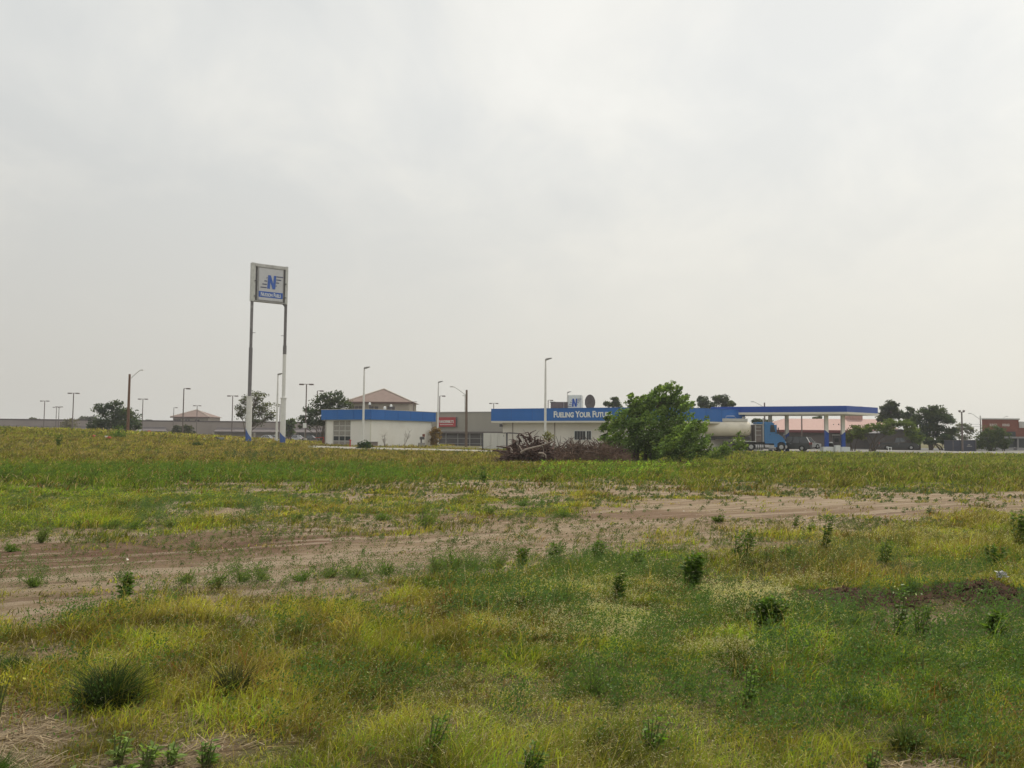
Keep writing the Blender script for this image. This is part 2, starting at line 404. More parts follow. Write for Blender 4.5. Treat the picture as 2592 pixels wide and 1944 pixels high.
def sheet(name, poly_fn, x0, x1, y0, y1, m, dz, step=1.0, label=None):
    """a thin paved sheet lying on the terrain; poly_fn(y) gives its left and right edge"""
    ys = np.arange(y0, y1 + 1e-6, step); us = np.linspace(0, 1, 60)
    X = []; 
    for y in ys:
        a, b = poly_fn(y); X.append(a + (b - a) * us)
    X = np.array(X); Y = np.repeat(ys[:, None], 60, 1); Z = gz(X, Y) + dz
    v = np.stack([X, Y, Z], -1).reshape(-1, 3); n, k = X.shape
    i = (np.arange(n - 1)[:, None] * k + np.arange(k - 1)[None, :]).ravel()
    o = npmesh(name, v, np.stack([i, i + 1, i + k + 1, i + k], 1), m, smooth=True)
    tag(o, label, kind='structure'); return o
CONC = mat('pale_concrete', (0.25, 0.235, 0.195), 0.85, var=0.15, scale=0.6, dirt=(0.3, 0.27, 0.21))
ASPH = mat('worn_asphalt', (0.12, 0.12, 0.12), 0.9, var=0.2, scale=0.3)
sheet('driveway', lambda y: (-.232 * y, -.02 * y), 0, 0, 79, 88.0, CONC, 0.05, 1.0, 'pale concrete driveway along the field edge')
sheet('forecourt', lambda y: (-4, 75), 0, 0, 103, 128, mat('forecourt_concrete', (0.19, 0.18, 0.16), 0.9, var=0.15, scale=0.5), 0.04, 1.0, 'pale concrete forecourt round the shop and pumps')
sheet('parking_lot', lambda y: (-230, -18), 0, 0, 150, 238, ASPH, 0.04, 4.0, 'grey asphalt parking lot before the shopping strip')
sheet('side_road', lambda y: (0, 160), 0, 0, 132, 160, ASPH, 0.04, 2.0, 'asphalt road behind the filling station')

# ------------------------------------------------------------------ materials of the buildings
BLUE = mat('blue_fascia_paint', (0.012, 0.125, 0.42), 0.5, var=0.07, scale=0.5, dirt=(0.025, 0.145, 0.42), streak=True)
DBLUE = mat('canopy_blue_paint', (0.008, 0.062, 0.33), 0.45, var=0.05, scale=0.5)
WHITE = mat('white_block_paint', (0.80, 0.775, 0.72), 0.8, var=0.04, scale=0.5, bump=0.15, dirt=(0.73, 0.69, 0.62))
CREAM = mat('cream_panel_paint', (0.72, 0.68, 0.60), 0.75, var=0.05, scale=0.4, dirt=(0.60, 0.55, 0.47))
TRIM = mat('trim_cream', (0.66, 0.63, 0.54), 0.7, var=0.05)
ROOFM = mat('flat_roof', (0.25, 0.25, 0.25), 0.9)
GLASS = mat('dark_glass', (0.03, 0.035, 0.04), 0.3, var=0.05, spec=0.35)
DGREY = mat('dark_grey_metal', (0.10, 0.095, 0.10), 0.6, var=0.2)
MGREY = mat('mid_grey_metal', (0.30, 0.29, 0.28), 0.6, var=0.12)
LGREY = mat('light_grey_metal', (0.52, 0.51, 0.48), 0.6, var=0.08, dirt=(0.38, 0.36, 0.32))
WPOLE = mat('white_pole_paint', (0.68, 0.67, 0.64), 0.6, var=0.06)
BPOLE = mat('bronze_pole_paint', (0.14, 0.11, 0.10), 0.6, var=0.12)
WOOD = mat('brown_pole_wood', (0.15, 0.08, 0.05), 0.85, var=0.25, scale=4, streak=True)
RED = mat('red_paint', (0.42, 0.04, 0.04), 0.6)
TAN = mat('tan_stucco', (0.33, 0.29, 0.24), 0.9, var=0.08, scale=0.4)
MALLW = mat('mauve_grey_wall', (0.27, 0.23, 0.21), 0.9, var=0.08, scale=0.3, streak=True)
DBROWN = mat('storefront_brown', (0.085, 0.075, 0.075), 0.6, var=0.25, scale=0.5)  # dark brown of the shop fronts and tower windows
AWN = mat('shingle_awning', (0.15, 0.13, 0.13), 0.95, var=0.12, scale=3)
TILE = mat('brown_shingle_roof', (0.20, 0.145, 0.125), 0.95, var=0.12, scale=2.0)
RIDGE = mat('ridge_trim', (0.42, 0.36, 0.30), 0.9)
BRICK = mat('red_brick', (0.20, 0.072, 0.05), 0.9, var=0.15, scale=2)
PINK = mat('pink_shingle_roof', (0.40, 0.265, 0.235), 0.9, var=0.06, scale=1.5)
TYRE = mat('tyre_rubber', (0.02, 0.02, 0.02), 0.85)
CHROME = mat('bright_alloy', (0.40, 0.40, 0.40), 0.4, metal=0.5)

def text_mesh(body, size, m, parent, mw, name='lettering', smallcaps=None, sx=1.0, bold=0.0, ext=0.02, align='CENTER'):
    cu = bpy.data.curves.new('t', 'FONT'); cu.body = body; cu.size = size; cu.extrude = ext; cu.offset = bold; cu.align_x = align
    cu.resolution_u = 4
    if smallcaps:
        cu.small_caps_scale = smallcaps
        for i, ch in enumerate(body): cu.body_format[i].use_small_caps = True
    tmp = bpy.data.objects.new('t', cu); COL.objects.link(tmp)
    bpy.context.view_layer.update()
    me = bpy.data.meshes.new_from_object(tmp.evaluated_get(bpy.context.evaluated_depsgraph_get()))
    bpy.data.objects.remove(tmp); bpy.data.curves.remove(cu)
    me.name = name; me.materials.clear(); me.materials.append(m)
    me.transform(mw @ Matrix.Diagonal((sx, 1, 1, 1)))
    o = bpy.data.objects.new(name, me); COL.objects.link(o); o.parent = parent; return o
def face_mat(a, b, u, z, off):
    """matrix that stands text on the vertical face through a->b (seen from its outer side), u metres from a, z high"""
    a = Vector(a); b = Vector(b); d = (b - a).normalized(); n = Vector((d.y, -d.x, 0))
    o = a + d * u + n * off; o.z = z
    return Matrix(((d.x, 0, n.x, o.x), (d.y, 0, n.y, o.y), (0, 1, 0, o.z), (0, 0, 0, 1)))
def poly_off(P, o):
    """offset a counter-clockwise outline outwards by o"""
    out = []; n = len(P)
    for i in range(n):
        p, q, r = Vector(P[i - 1]), Vector(P[i]), Vector(P[(i + 1) % n])
        d1 = (q - p).normalized(); d2 = (r - q).normalized(); n1 = Vector((d1.y, -d1.x)); n2 = Vector((d2.y, -d2.x))
        m = (n1 + n2); m = m / max(m.length_squared, 1e-6) * 2
        out.append(tuple(q + m * o))
    return out
def ring(mb, P, o_in, o_out, z0, z1):
    A = poly_off(P, o_in); B = poly_off(P, o_out); n = len(P)
    for i in range(n):
        j = (i + 1) % n
        b = len(mb.v)
        for z in (z0, z1):
            for p in (A[i], A[j], B[j], B[i]): mb.v.append((p[0], p[1], z))
        for q in ((0, 1, 2, 3), (4, 5, 6, 7), (0, 1, 5, 4), (2, 3, 7, 6)): mb.f.append(tuple(b + k for k in q))
    return mb
def emblem(parent, a, b, u, z, s, off, m_blue, m_dark, name='emblem'):
    """the slanted N with speed lines, drawn within a square of side s"""
    M = face_mat(a, b, u, z, off)
    mb = MB()
    def pr(mb, pts, t=0.02): 
        k = len(mb.v); n = len(pts)
        for w in (0, t):
            for p in pts: mb.v.append(tuple(M @ Vector((p[0] * s, p[1] * s, w))))
        mb.f.append(tuple(range(k, k + n))); mb.f.append(tuple(range(k + n, k + 2 * n)))
        for i in range(n): mb.f.append((k + i, k + (i + 1) % n, k + n + (i + 1) % n, k + n + i))
    pr(mb, [(-.20, 0), (-.16, .68), (-.02, .68), (-.06, 0)][::1])
    pr(mb, [(-.03, .68), (.13, .16), (.13, 0), (.07, 0), (-.09, .50), (-.09, .68)], 0.03)
    pr(mb, [(.09, 0), (.13, .68), (.25, .68), (.21, 0)], 0.025)
    o = mb.build(name, m_blue, parent)
    mb = MB()
    for i, (x0, x1) in enumerate(((-.55, -.23), (-.46, -.22), (-.36, -.21), (-.25, -.20))):
        y = .02 + i * .165; mb = MB(); pr(mb, [(x0, y), (x1, y), (x1, y + .045), (x0 + .02, y + .045)], 0.02); mb.build('speed_line', m_dark, o)
    for i, (x0, x1) in enumerate(((.27, .60), (.26, .50), (.25, .40), (.24, .28))):
        y = .62 - i * .155; mb = MB(); pr(mb, [(x0, y), (x1, y), (x1 + .01, y + .045), (x0, y + .045)], 0.02); mb.build('speed_line', m_dark, o)
    return o
LETTER = mat('letter_white', (0.72, 0.74, 0.72), 0.6, var=0.04)
EMB = mat('emblem_blue', (0.03, 0.10, 0.40), 0.5)
EMBD = mat('emblem_slate', (0.05, 0.06, 0.14), 0.5)

# ------------------------------------------------------------------ tall pylon sign
def pylon():
    d0 = 95.0
    L0 = gnd(629, d0); L0.z -= 0.1
    top_l = at(635, 666, d0)
    d1 = 97.3; R0 = gnd(715.5, d1); R0.z -= 0.1
    root = empty('pylon_sign', ((L0 + R0) / 2), 0, 'tall two-legged roadside sign with peeling legs and a blue N emblem', 'sign')
    inv = -root.location
    GREYP = mat('peeling_grey_leg', (0.17, 0.16, 0.165), 0.8, var=0.15, scale=1.2, dirt=(0.42, 0.41, 0.40))
    DARKP = mat('weathered_grey_leg', (0.15, 0.14, 0.14), 0.8, var=0.2, scale=2)
    BP = mat('leg_base_blue', (0.05, 0.11, 0.33), 0.6, var=0.15)
    for base, px, d, zsl, zpaint, mm in ((L0, 629, d0, zrow(629, 1005, d0), None, GREYP), (R0, 715.5, d1, zrow(716, 1009, d1), zrow(716, 897, d1), DARKP)):
        p = base + inv; zt = zrow(px, 664 if px < 700 else 676, d) + inv.z; zs = zsl + inv.z
        zbl = p.z + 1.15
        lo = MB()
        # sleeve with a slanting blue foot
        n = 16; rs = 0.31
        leg = MB().tube([(p.x, p.y, zbl + 0.0), (p.x, p.y, zs)], rs, 16).build('leg', WPOLE, root)
        sb = MB(); b = 0
        for k in range(n):
            w = 2 * math.pi * k / n; x, y = math.cos(w), math.sin(w)
            sb.v.append((p.x + x * (rs + .012), p.y + y * (rs + .012), p.z)); sb.v.append((p.x + x * (rs + .012), p.y + y * (rs + .012), zbl - 0.05 - 0.55 * (x if px < 700 else x * .6 + .1)))
        for k in range(n): sb.f.append((2 * k, 2 * ((k + 1) % n), 2 * ((k + 1) % n) + 1, 2 * k + 1))
        sb.build('blue_foot', BP, leg)
        MB().tube([(p.x, p.y, p.z - .1), (p.x, p.y, zbl)], rs, 16).build('lower_sleeve', BP if False else WPOLE, leg)
        MB().tube([(p.x, p.y, zs), (p.x, p.y, zs + 0.09)], rs + 0.07, 16).build('collar', WPOLE, leg)
        if zpaint:
            zp = zpaint + inv.z
            MB().tube([(p.x, p.y, zs), (p.x, p.y, zp)], [.2, .2], 12).build('pole_lower', WPOLE, leg)
            MB().tube([(p.x, p.y, zp), (p.x, p.y, zp + 1), (p.x, p.y, zp + 1.01), (p.x, p.y, zt - .2)], [.205, .205, .165, .165], 12).build('pole_upper', mm, leg)
        else:
            zm = zrow(629, 880, d) + inv.z
            MB().tube([(p.x, p.y, zs), (p.x, p.y, zm), (p.x, p.y, zm + .02), (p.x, p.y, zt - .2)], [.205, .205, .165, .165], 12).build('pole_upper', mm, leg)
        # step bracket
        MB().box(p.x + (.3 if px < 700 else -.3), p.y, (zs + zt) / 2 - .4, .35, .05, .05).build('bracket', DGREY, leg)
    a = L0 + inv; b = R0 + inv; dr = (Vector((b.x, b.y, 0)) - Vector((a.x, a.y, 0))); Ln = dr.length; dr.normalize(); nn = Vector((dr.y, -dr.x, 0))
    ang = math.atan2(dr.y, dr.x)
    zb = zrow(633, 762, d0) + inv.z; zt = zrow(636, 666, d0) + inv.z; H = zt - zb
    mid = (a + b) / 2
    CAB = mat('sign_cabinet_grey', (0.36, 0.355, 0.36), 0.6, var=0.06)
    PAN = mat('sign_panel_grey', (0.50, 0.50, 0.515), 0.5, var=0.05)
    EDGE = mat('sign_side_white', (0.5, 0.5, 0.47), 0.6, dirt=(0.4, 0.4, 0.38))
    TB = mat('sign_top_band', (0.45, 0.44, 0.42), 0.7, var=0.2, scale=2, dirt=(0.18, 0.17, 0.16))
    for s, c in ((-1, a), (1, b)):
        q = c + dr * (.02 if s < 0 else -.05)
        MB().box(q.x, q.y, zb - .02, .44 if s < 0 else .3, .5, H + .05, ang).build('side_housing', EDGE, root)
    MB().box(mid.x, mid.y, zb + .1, Ln - .95, .5, H - .3, ang).build('cabinet', CAB, root)
    for s, c in ((-1, a), (1, b)):
        q = c - dr * s * .36; MB().box(q.x, q.y, zb + .08, .3, .2, H - .35, ang).build('gap_panel', DGREY, root)
    MB().box(mid.x, mid.y, zt - .36, Ln - .3, .62, .34, ang).build('top_band', TB, root)
    MB().box(mid.x, mid.y, zb - .02, Ln - .3, .5, .14, ang).build('bottom_rail', MGREY, root)
    A = mid - dr * (Ln / 2 - .62); B = mid + dr * (Ln / 2 - .5)
    fa = MB(); M = face_mat(A, B, 0, 0, 0.26); w = (B - A).length
    pt = lambda u, z, o=0: tuple(M @ Vector((u, z, o)))
    fa.quad(pt(0, zb + .22), pt(w, zb + .22), pt(w, zt - .45), pt(0, zt - .45)).quad(pt(0, zb + .22, .01), pt(w, zb + .22, .01), pt(w, zt - .45, .01), pt(0, zt - .45, .01))
    fa.build('sign_face', PAN, root)
    fr = MB()
    for u0, u1, z0, z1 in ((-.06, 0, zb + .16, zt - .4), (w, w + .06, zb + .16, zt - .4), (0, w, zt - .45, zt - .40), (0, w, zb + .16, zb + .22)):
        fr.quad(pt(u0, z0, .04), pt(u1, z0, .04), pt(u1, z1, .04), pt(u0, z1, .04)); fr.quad(pt(u0, z0, 0), pt(u1, z0, 0), pt(u1, z1, 0), pt(u0, z1, 0))
    fr.build('face_frame', MGREY, root)
    bd = MB(); z0, z1 = zb + .52, zb + 1.2
    bd.quad(pt(0, z0, .022), pt(w, z0, .022), pt(w, z1, .022), pt(0, z1, .022))
    band = bd.build('name_band', EMB, root)
    text_mesh('Nudson Fuels', .62, LETTER, band, face_mat(A, B, w / 2, zb + .66, .3), smallcaps=.8, sx=.86 * w / 3.9, bold=.012, ext=.004)
    emblem(root, A, B, w / 2 + .02, zb + 1.55, 2.85 * .8, .285, EMB, EMBD)
    for s, c in ((-1, a), (1, b)):
        for zf in (.52, .12 if s < 0 else .15):
            q = c - dr * s * .25 + nn * .36
            MB().box(q.x, q.y, zb + H * zf, .25, .1, .1, ang).build('hinge', DGREY, root)
    q = b - dr * .4
    MB().prism([(q.x, zb - .02), (b.x, zb - .02), (b.x, zb - .45)], q.y - .1, q.y + .1).build('gusset', DGREY, root)
pylon()

# ------------------------------------------------------------------ white wash building with blue fascia
def wash_building():
    d = 96.0; c = at(939, 1100, d); z0 = 0.30
    th = R(60); k1, k2 = 12.6, 7.48
    B = (c.x, d); C = (c.x + math.cos(th) * k1, d + math.sin(th) * k1); A = (c.x - math.sin(th) * k2, d + math.cos(th) * k2)
    D = (A[0] + C[0] - B[0], A[1] + C[1] - B[1])
    root = empty('wash_building', (B[0], B[1], z0), 0, 'small white block building with a blue band and a glazed roll-up door', 'building')
    P = [(0, 0), (C[0] - B[0], C[1] - B[1]), (D[0] - B[0], D[1] - B[1]), (A[0] - B[0], A[1] - B[1])]
    zt = zrow(939, 1036, d) - z0; zf = zrow(939, 1062, d) - z0
    W_ = poly_off(P, -0.35)
    w = MB()
    # left face with a door opening: wall pieces round it
    a, b = Vector(W_[3]), Vector(W_[0]); dv = (b - a); Lf = dv.length; dv.normalize(); nrm = Vector((dv.y, -dv.x))
    u0, u1 = Lf * .175, Lf * .565; hd = zrow(860, 1064.5, 98.8) - z0
    def slab(mb, p, q, z0_, z1_, t=.2):
        p = Vector(p); q = Vector(q); e = (q - p).normalized(); n = Vector((e.y, -e.x)); r, s = q - n * t, p - n * t
        k = len(mb.v)
        for z in (z0_, z1_):
            for o in (p, q, r, s): mb.v.append((o.x, o.y, z))
        for f in ((0, 1, 2, 3), (4, 5, 6, 7), (0, 1, 5, 4), (1, 2, 6, 5), (2, 3, 7, 6), (3, 0, 4, 7)): mb.f.append(tuple(k + i for i in f))
    slab(w, a, a + dv * u0, -.6, zf + .05); slab(w, a + dv * u1, b, -.6, zf + .05); slab(w, a + dv * u0, a + dv * u1, hd, zf + .05)
    for i in (0, 1, 2): 
        p, q = Vector(W_[i]), Vector(W_[i + 1]); e = (q - p).normalized(); slab(w, p + e * (.201 if i == 0 else 0), q - e * .0, -.6, zf + .05, .2)
    w.build('wall', WHITE, root)
    # trim line at the corner
    cc = Vector(W_[0]); MB().box(cc.x, cc.y, -.2, .1, .1, zf + .2, th).build('corner_trim', TRIM, root)
    ring(MB(), P, -.45, 0, zf, zt).build('fascia', BLUE, root)
    ring(MB(), P, -.42, .03, zt, zt + .05).build('coping', LGREY, root)
    for i in (3, 0):
        p_, q_ = Vector((*P[i], 0)), Vector((*P[(i + 1) % 4], 0)); e_ = (q_ - p_).normalized(); n_ = Vector((e_.y, -e_.x, 0)); LL = (q_ - p_).length
        for k in range(1, int(LL / 2.45) + 1):
            c_ = p_ + e_ * (k * 2.45) + n_ * .004; MB().box(c_.x, c_.y, zf + .01, .03, .02, zt - zf - .02, math.atan2(e_.y, e_.x)).build('fascia_seam', mat('fascia_seam', (.02, .09, .30), .6), root)
    MB().prism(poly_off(P, -.44), zf + .6, zf + .7, 'z').build('roof', ROOFM, root)
    MB().prism(poly_off(P, -.36), -.3, 0.03, 'z').build('floor', CONC, root)
    # roll-up door with glazing
    door = MB(); M = face_mat((a.x, a.y, 0), (b.x, b.y, 0), 0, 0, -.14)
    pt = lambda u, z, o=0: tuple(M @ Vector((u, z, o)))
    def bx(mb, u0, u1, z0_, z1_, o0, o1):
        k = len(mb.v)
        for o in (o0, o1):
            for u, z in ((u0, z0_), (u1, z0_), (u1, z1_), (u0, z1_)): mb.v.append(pt(u, z, o))
        for f in ((0, 1, 2, 3), (4, 5, 6, 7), (0, 1, 5, 4), (1, 2, 6, 5), (2, 3, 7, 6), (3, 0, 4, 7)): mb.f.append(tuple(k + i for i in f))
    rows = 5; rh = (hd - .05) / rows; cols = 3; cw = (u1 - u0) / cols
    for r in range(rows + 1): bx(door, u0, u1, .05 + r * rh - .05, .05 + r * rh + .05, 0, .06)
    for k in range(cols + 1): bx(door, u0 + k * cw - .05, u0 + k * cw + .05, .05, hd, 0, .055)
    dr = door.build('roll_up_door', mat('door_frame_grey', (0.50, 0.48, 0.45), .6), root)
    pn = MB(); bx(pn, u0, u1, .05, .05 + rh, .01, .03); pn.build('kick_panel', mat('door_panel', (0.3, 0.27, 0.25), .7), dr)
    g1_ = MB(); bx(g1_, u0, u1, .05 + rh, .05 + 2 * rh, .01, .03); g1_.build('pane', GLASS, dr)
    g2 = MB(); bx(g2, u0, u1, .05 + 2 * rh, hd, .01, .03); g2.build('frosted_pane', mat('frosted_pane', (0.30, 0.28, 0.25), .5, var=.15), dr)
    # small fixtures on the roof
    for px, py, dd, col, nm, lb in ((936, 1022, 103, DGREY, 'roof_vent', 'dark roof vent with a pale cap, left one on the wash building'), (990, 1027, 104, DGREY, 'roof_vent', 'slimmer roof vent, right one on the wash building'), (974, 1032, 101, WPOLE, 'turbine_vent', 'low white turbine vent on the wash building roof between two darker ones')):
        p = at(px, py, dd); zr = z0 + zf + .7
        o = empty(nm, (p.x, dd, zr), 0, lb, 'roof vent')
        MB().tube([(0, 0, 0), (0, 0, p.z - zr - .1)], .09 if nm == 'roof_vent' else .12, 8).build('pipe', col, o)
        MB().tube([(0, 0, p.z - zr - .12), (0, 0, p.z - zr + .08), (0, 0, p.z - zr + .16)], [.17, .15, .04], 10).build('cap', LETTER, o)
    # meter set, corner box
    p = at(1077, 1110, 102.2); q = Vector((p.x - .4, 101.2, g1(p.x, 101.2)))
    m = empty('utility_meter', q, 0, 'rusty utility meter assembly beside the white wall', 'meter')
    MB().tube([(0, 0, 0), (0, 0, .9)], .09, 8).build('riser', DGREY, m); MB().box(.1, 0, .9, .55, .3, .32).build('meter_box', DGREY, m)
    MB().box(.28, 0, 1.24, .28, .25, .3).build('meter_head', mat('rust_red', (.2, .07, .05), .7), m); MB().box(.05, 0, 0, .8, .35, .5).build('base_box', MGREY, m)
    p = gnd(947, 95.2); m = empty('wall_box', p, 0, 'low brown equipment box at the corner of the white building', 'utility box')
    MB().box(0, 0, -.1, .8, .6, .62).build('cabinet', mat('brown_box', (.2, .17, .15), .8), m, bevel=.02); MB().box(0, 0, .52, .86, .66, .05).build('lid', MGREY, m)
    rr = random.Random(4)
    for px, dd, h, lb in ((975, 95.5, 1.6, 'bare twiggy sapling against the white wall, left one'), (1023, 97.0, 2.0, 'bare twiggy sapling against the white wall, right one')):
        p = gnd(px, dd); o = empty('bare_sapling', p, 0, lb, 'sapling'); st = MB(); tw = MB()
        for k in range(5):
            e = Vector((rr.uniform(-1, 1) * h * .4, rr.uniform(-.2, .2), h * rr.uniform(.7, 1))); st.tube([(0, 0, 0), tuple(e * .5 + Vector((rr.uniform(-.1, .1), 0, .1))), tuple(e)], [.02, .014, .006], 5)
            for j in range(6):
                q = e * rr.uniform(.35, .95); tw.tube([tuple(q), tuple(q + Vector((rr.uniform(-.4, .4), rr.uniform(-.2, .2), rr.uniform(.1, .5))))], [.010, .004], 4)
        st.build('stem', mat('sapling_grey', (.22, .18, .16), .9), o); tw.build('twigs', MATS['sapling_grey'], o)
wash_building()

# ------------------------------------------------------------------ shop with the long blue fascia
def shop():
    dB = 100.0; B = at(1703, 1028, dB); zt = zrow(1703, 1030, dB) 
    dA = 112.0; A = at(1243, 1065, dA); dC = 108.7; C = at(1886, 1060, dC)
    D = (C.x - 2, dC + 13); E = (A.x + 3, dA + 10)
    z0 = 0.0
    o3 = Vector((B.x, B.y, z0)); rel = lambda p: (p[0] - o3.x, p[1] - o3.y)
    root = empty('fuel_shop', o3, 0, 'long cream shop building with a blue fascia reading Fueling Your Future', 'building')
    P = [rel((A.x, A.y)), (0, 0), rel((C.x, C.y)), rel(D), rel(E)]
    zf = 3.62
    ring(MB(), P, -.5, 0, zf, zt - .05).build('fascia', BLUE, root)
    ring(MB(), P, -.46, .05, zt - .05, zt).build('coping', BLUE, root)
    SEAM = mat('fascia_seam', (.02, .09, .30), .6)
    for i in (0, 1):
        p_, q_ = Vector((*P[i], 0)), Vector((*P[i + 1], 0)); e_ = (q_ - p_).normalized(); n_ = Vector((e_.y, -e_.x, 0)); LL = (q_ - p_).length
        for k in range(1, int(LL / 3.05) + 1):
            c_ = p_ + e_ * (k * 3.05) + n_ * .004; MB().box(c_.x, c_.y, zf + .01, .035, .02, zt - zf - .07, math.atan2(e_.y, e_.x)).build('fascia_seam', SEAM, root)
    ring(MB(), P, -1.6, -.02, zf - .22, zf - .004).build('soffit', TRIM, root)
    Wp = poly_off(P, -1.3)
    MB().prism(Wp, -.4, zf - .1, 'z').build('wall', CREAM, root)
    MB().prism(poly_off(P, -.49), zt - .75, zt - .65, 'z').build('roof', ROOFM, root)
    a = Vector((*Wp[0], 0)); b = Vector((*Wp[1], 0)); L = (b - a).length; dv = (b - a).normalized(); n = Vector((dv.y, -dv.x, 0)); ang = math.atan2(dv.y, dv.x)
    def upx(px):    # metres along the front wall that project to column px
        best = min(range(0, 2400), key=lambda k: abs(CX + F * (o3.x + a.x + dv.x * k * .01) / (o3.y + a.y + dv.y * k * .01) - px)); return best * .01
    for px in (1299, 1405):
        q = a + dv * upx(px) + n * .03
        MB().box(q.x, q.y, 0, .14, .08, zf - .2, ang).build('downpipe', mat('downpipe_tan', (.33, .29, .24), .7), root)
    for p0, p1, y0, y1 in ((1456, 1483, 1092, 1114), (1487, 1497, 1092, 1114)):
        u0, u1 = upx(p0), upx(p1); q = a + dv * ((u0 + u1) / 2) + n * .02; dd = o3.y + q.y
        zb, zz = zrow(p0, y1, dd), zrow(p0, y0, dd)
        f = MB().box(q.x, q.y, zb, u1 - u0 + .16, .1, zz - zb + .1, ang).build('window', LETTER, root)
        q2 = q + n * .05
        MB().box(q2.x, q2.y, zb + .06, u1 - u0, .06, zz - zb - .02, ang).build('pane', GLASS, f)
        mm = MB()
        for t in ((.0,) if p1 - p0 < 15 else (-.25, .02, .27)):
            q3 = q2 + dv * ((u1 - u0) * t) + n * .035; mm.box(q3.x, q3.y, zb + .06, .05, .03, zz - zb - .02, ang)
        mm.build('mullion', MGREY, f)
    u0 = upx(1297)
    q = a + dv * .12 + n * .1
    MB().box(q.x - .3, q.y, zf - .75, .3, .3, .35, ang).build('wall_light', DGREY, root)
    fa = Vector((*P[0], 0)); fb = Vector((0, 0, 0)); fl = (fb - fa).length
    def uf(px):
        dd = (fb - fa).normalized()
        return min(range(0, 2600), key=lambda k: abs(CX + F * (o3.x + fa.x + dd.x * k * .01) / (o3.y + fa.y + dd.y * k * .01) - px)) * .01
    u0, u1 = uf(1402), uf(1549)
    t = text_mesh('Fueling Your Future', 1.06, LETTER, root, face_mat(fa, fb, (u0 + u1) / 2, 4.07, .03), smallcaps=.80, sx=1, bold=.035, ext=.015)
    xs = [v.co for v in t.data.vertices]; dd = (fb - fa).normalized(); pr = [v.dot(dd) for v in xs]; wd = max(pr) - min(pr); s = (u1 - u0) / wd; c = (max(pr) + min(pr)) / 2
    for v in t.data.vertices:
        pv = v.co.dot(dd); v.co += dd * ((pv - c) * (s - 1))
    # rooftop sign box
    d = 108.5; p = at(1457, 1000, d); zr = zt - .65
    m = empty('rooftop_sign', (p.x, d, zr), R(-12), 'white box sign with a blue N emblem standing on the shop roof', 'sign')
    zz = zrow(1457, 1000.5, d) - zr
    MB().box(0, 0, 0, 1.75, 1.5, zz, 0).build('sign_box', LETTER, m, bevel=.04)
    MB().box(-.86, -.755, .05, .07, .05, zz - .1).build('edge_trim', LGREY, m); MB().box(.70, -.755, .05, .07, .05, zz - .1).build('edge_trim', LGREY, m)
    emblem(m, (-.9, -.75, 0), (.9, -.75, 0), .84, .86, 1.5, .02, EMB, EMBD)
    p = at(1420, 1019, 109.5); m = empty('rooftop_unit', (p.x - .1, 109.5, zr), 0, 'low brown cooling unit on the shop roof left of the box sign', 'cooling unit')
    zz = p.z - zr
    MB().box(0, 0, 0, 2.4, 1.6, zz).build('housing', mat('brown_unit', (.17, .13, .13), .7, var=.2), m, bevel=.03); MB().box(.42, -.82, .3, .06, .05, zz - .32).build('seam', LGREY, m)
    MB().tube([(-1.0, -.2, zz), (-1.0, -.2, zz + .1)], .35, 10).build('fan_cap', DGREY, m)
    MB().box(0, 0, zz, 2.5, 1.7, .05).build('top_cover', MGREY, m)
    p = at(1493, 1018, 108); m = empty('satellite_dish', (p.x, 108, zr), R(38), 'dark round satellite dish on the shop roof beside the box sign', 'satellite dish')
    zc = p.z - zr
    dish = MB(); n_ = 24; b0 = 0
    for rr, dep in ((0, .0), (.32, .03), (.64, .11), (.90, .24)):
        for k in range(n_):
            w = 2 * math.pi * k / n_; dish.v.append((math.cos(w) * rr, -dep * 1.0 + .2, zc + math.sin(w) * rr * 1.08))
    for i in range(3):
        for k in range(n_):
            dish.f.append((i * n_ + k, i * n_ + (k + 1) % n_, (i + 1) * n_ + (k + 1) % n_, (i + 1) * n_ + k))
    ds = dish.build('reflector', mat('dish_brown', (.10, .085, .085), .75, var=.25), m, smooth=True)
    so = ds.modifiers.new('thick', 'SOLIDIFY'); so.thickness = .03
    MB().tube([(0, .3, 0), (0, .3, zc)], .06, 8).build('mast', DGREY, m)
    MB().tube([(0, .25, zc + .3), (0, .9, zc + .35)], .03, 6).build('arm', DGREY, m); MB().tube([(0, .25, zc - .2), (0, .9, zc - .25)], .05, 6).build('arm', DGREY, m)
    # pipes / low boxes at the left of the roof unit
    # screen fence enclosure left of the shop
    d = 93.0; p = gnd(1222, d); q = gnd(1283, d); m = empty('bin_enclosure', p, 0, 'grey metal sheet bin enclosure left of the brush pile', 'enclosure')
    zz = zrow(1222, 1096, d) - p.z; wd = q.x - p.x
    pan = MB().box(wd / 2 - .1, 0, -.1, wd - .25, .06, zz + .1).build('front_panel', mat('enclosure_grey', (.58, .57, .53), .7, var=.07, dirt=(.46, .44, .40), streak=True), m)
    for u in (.31, .62): MB().box(wd * u, -.045, 0, .02, .02, zz - .05).build('seam', MGREY, pan)
    MB().box(wd * .86, -.05, zz * .8, .07, .04, .12).build('latch', DGREY, pan)
    for x in (0, wd - .0): MB().box(x, .1, -.1, .14 if x == 0 else .2, .3, zz + .14).build('post', DGREY, m)
    MB().box(0, 1.6, -.1, .08, 3.2, zz + .05).build('side_panel', MATS['enclosure_grey'], m)
    MB().box(wd + .05, 1.6, -.1, .08, 3.2, zz + .05).build('side_panel', MATS['enclosure_grey'], m)
    MB().prism([(wd - .75, zz + .05), (wd + .4, zz + .10), (wd + 1.7, zz - .02), (wd + 1.7, zz - .1), (wd - .3, zz - .02)], -.1, .6).build('loose_roof_sheet', DGREY, m)
shop()

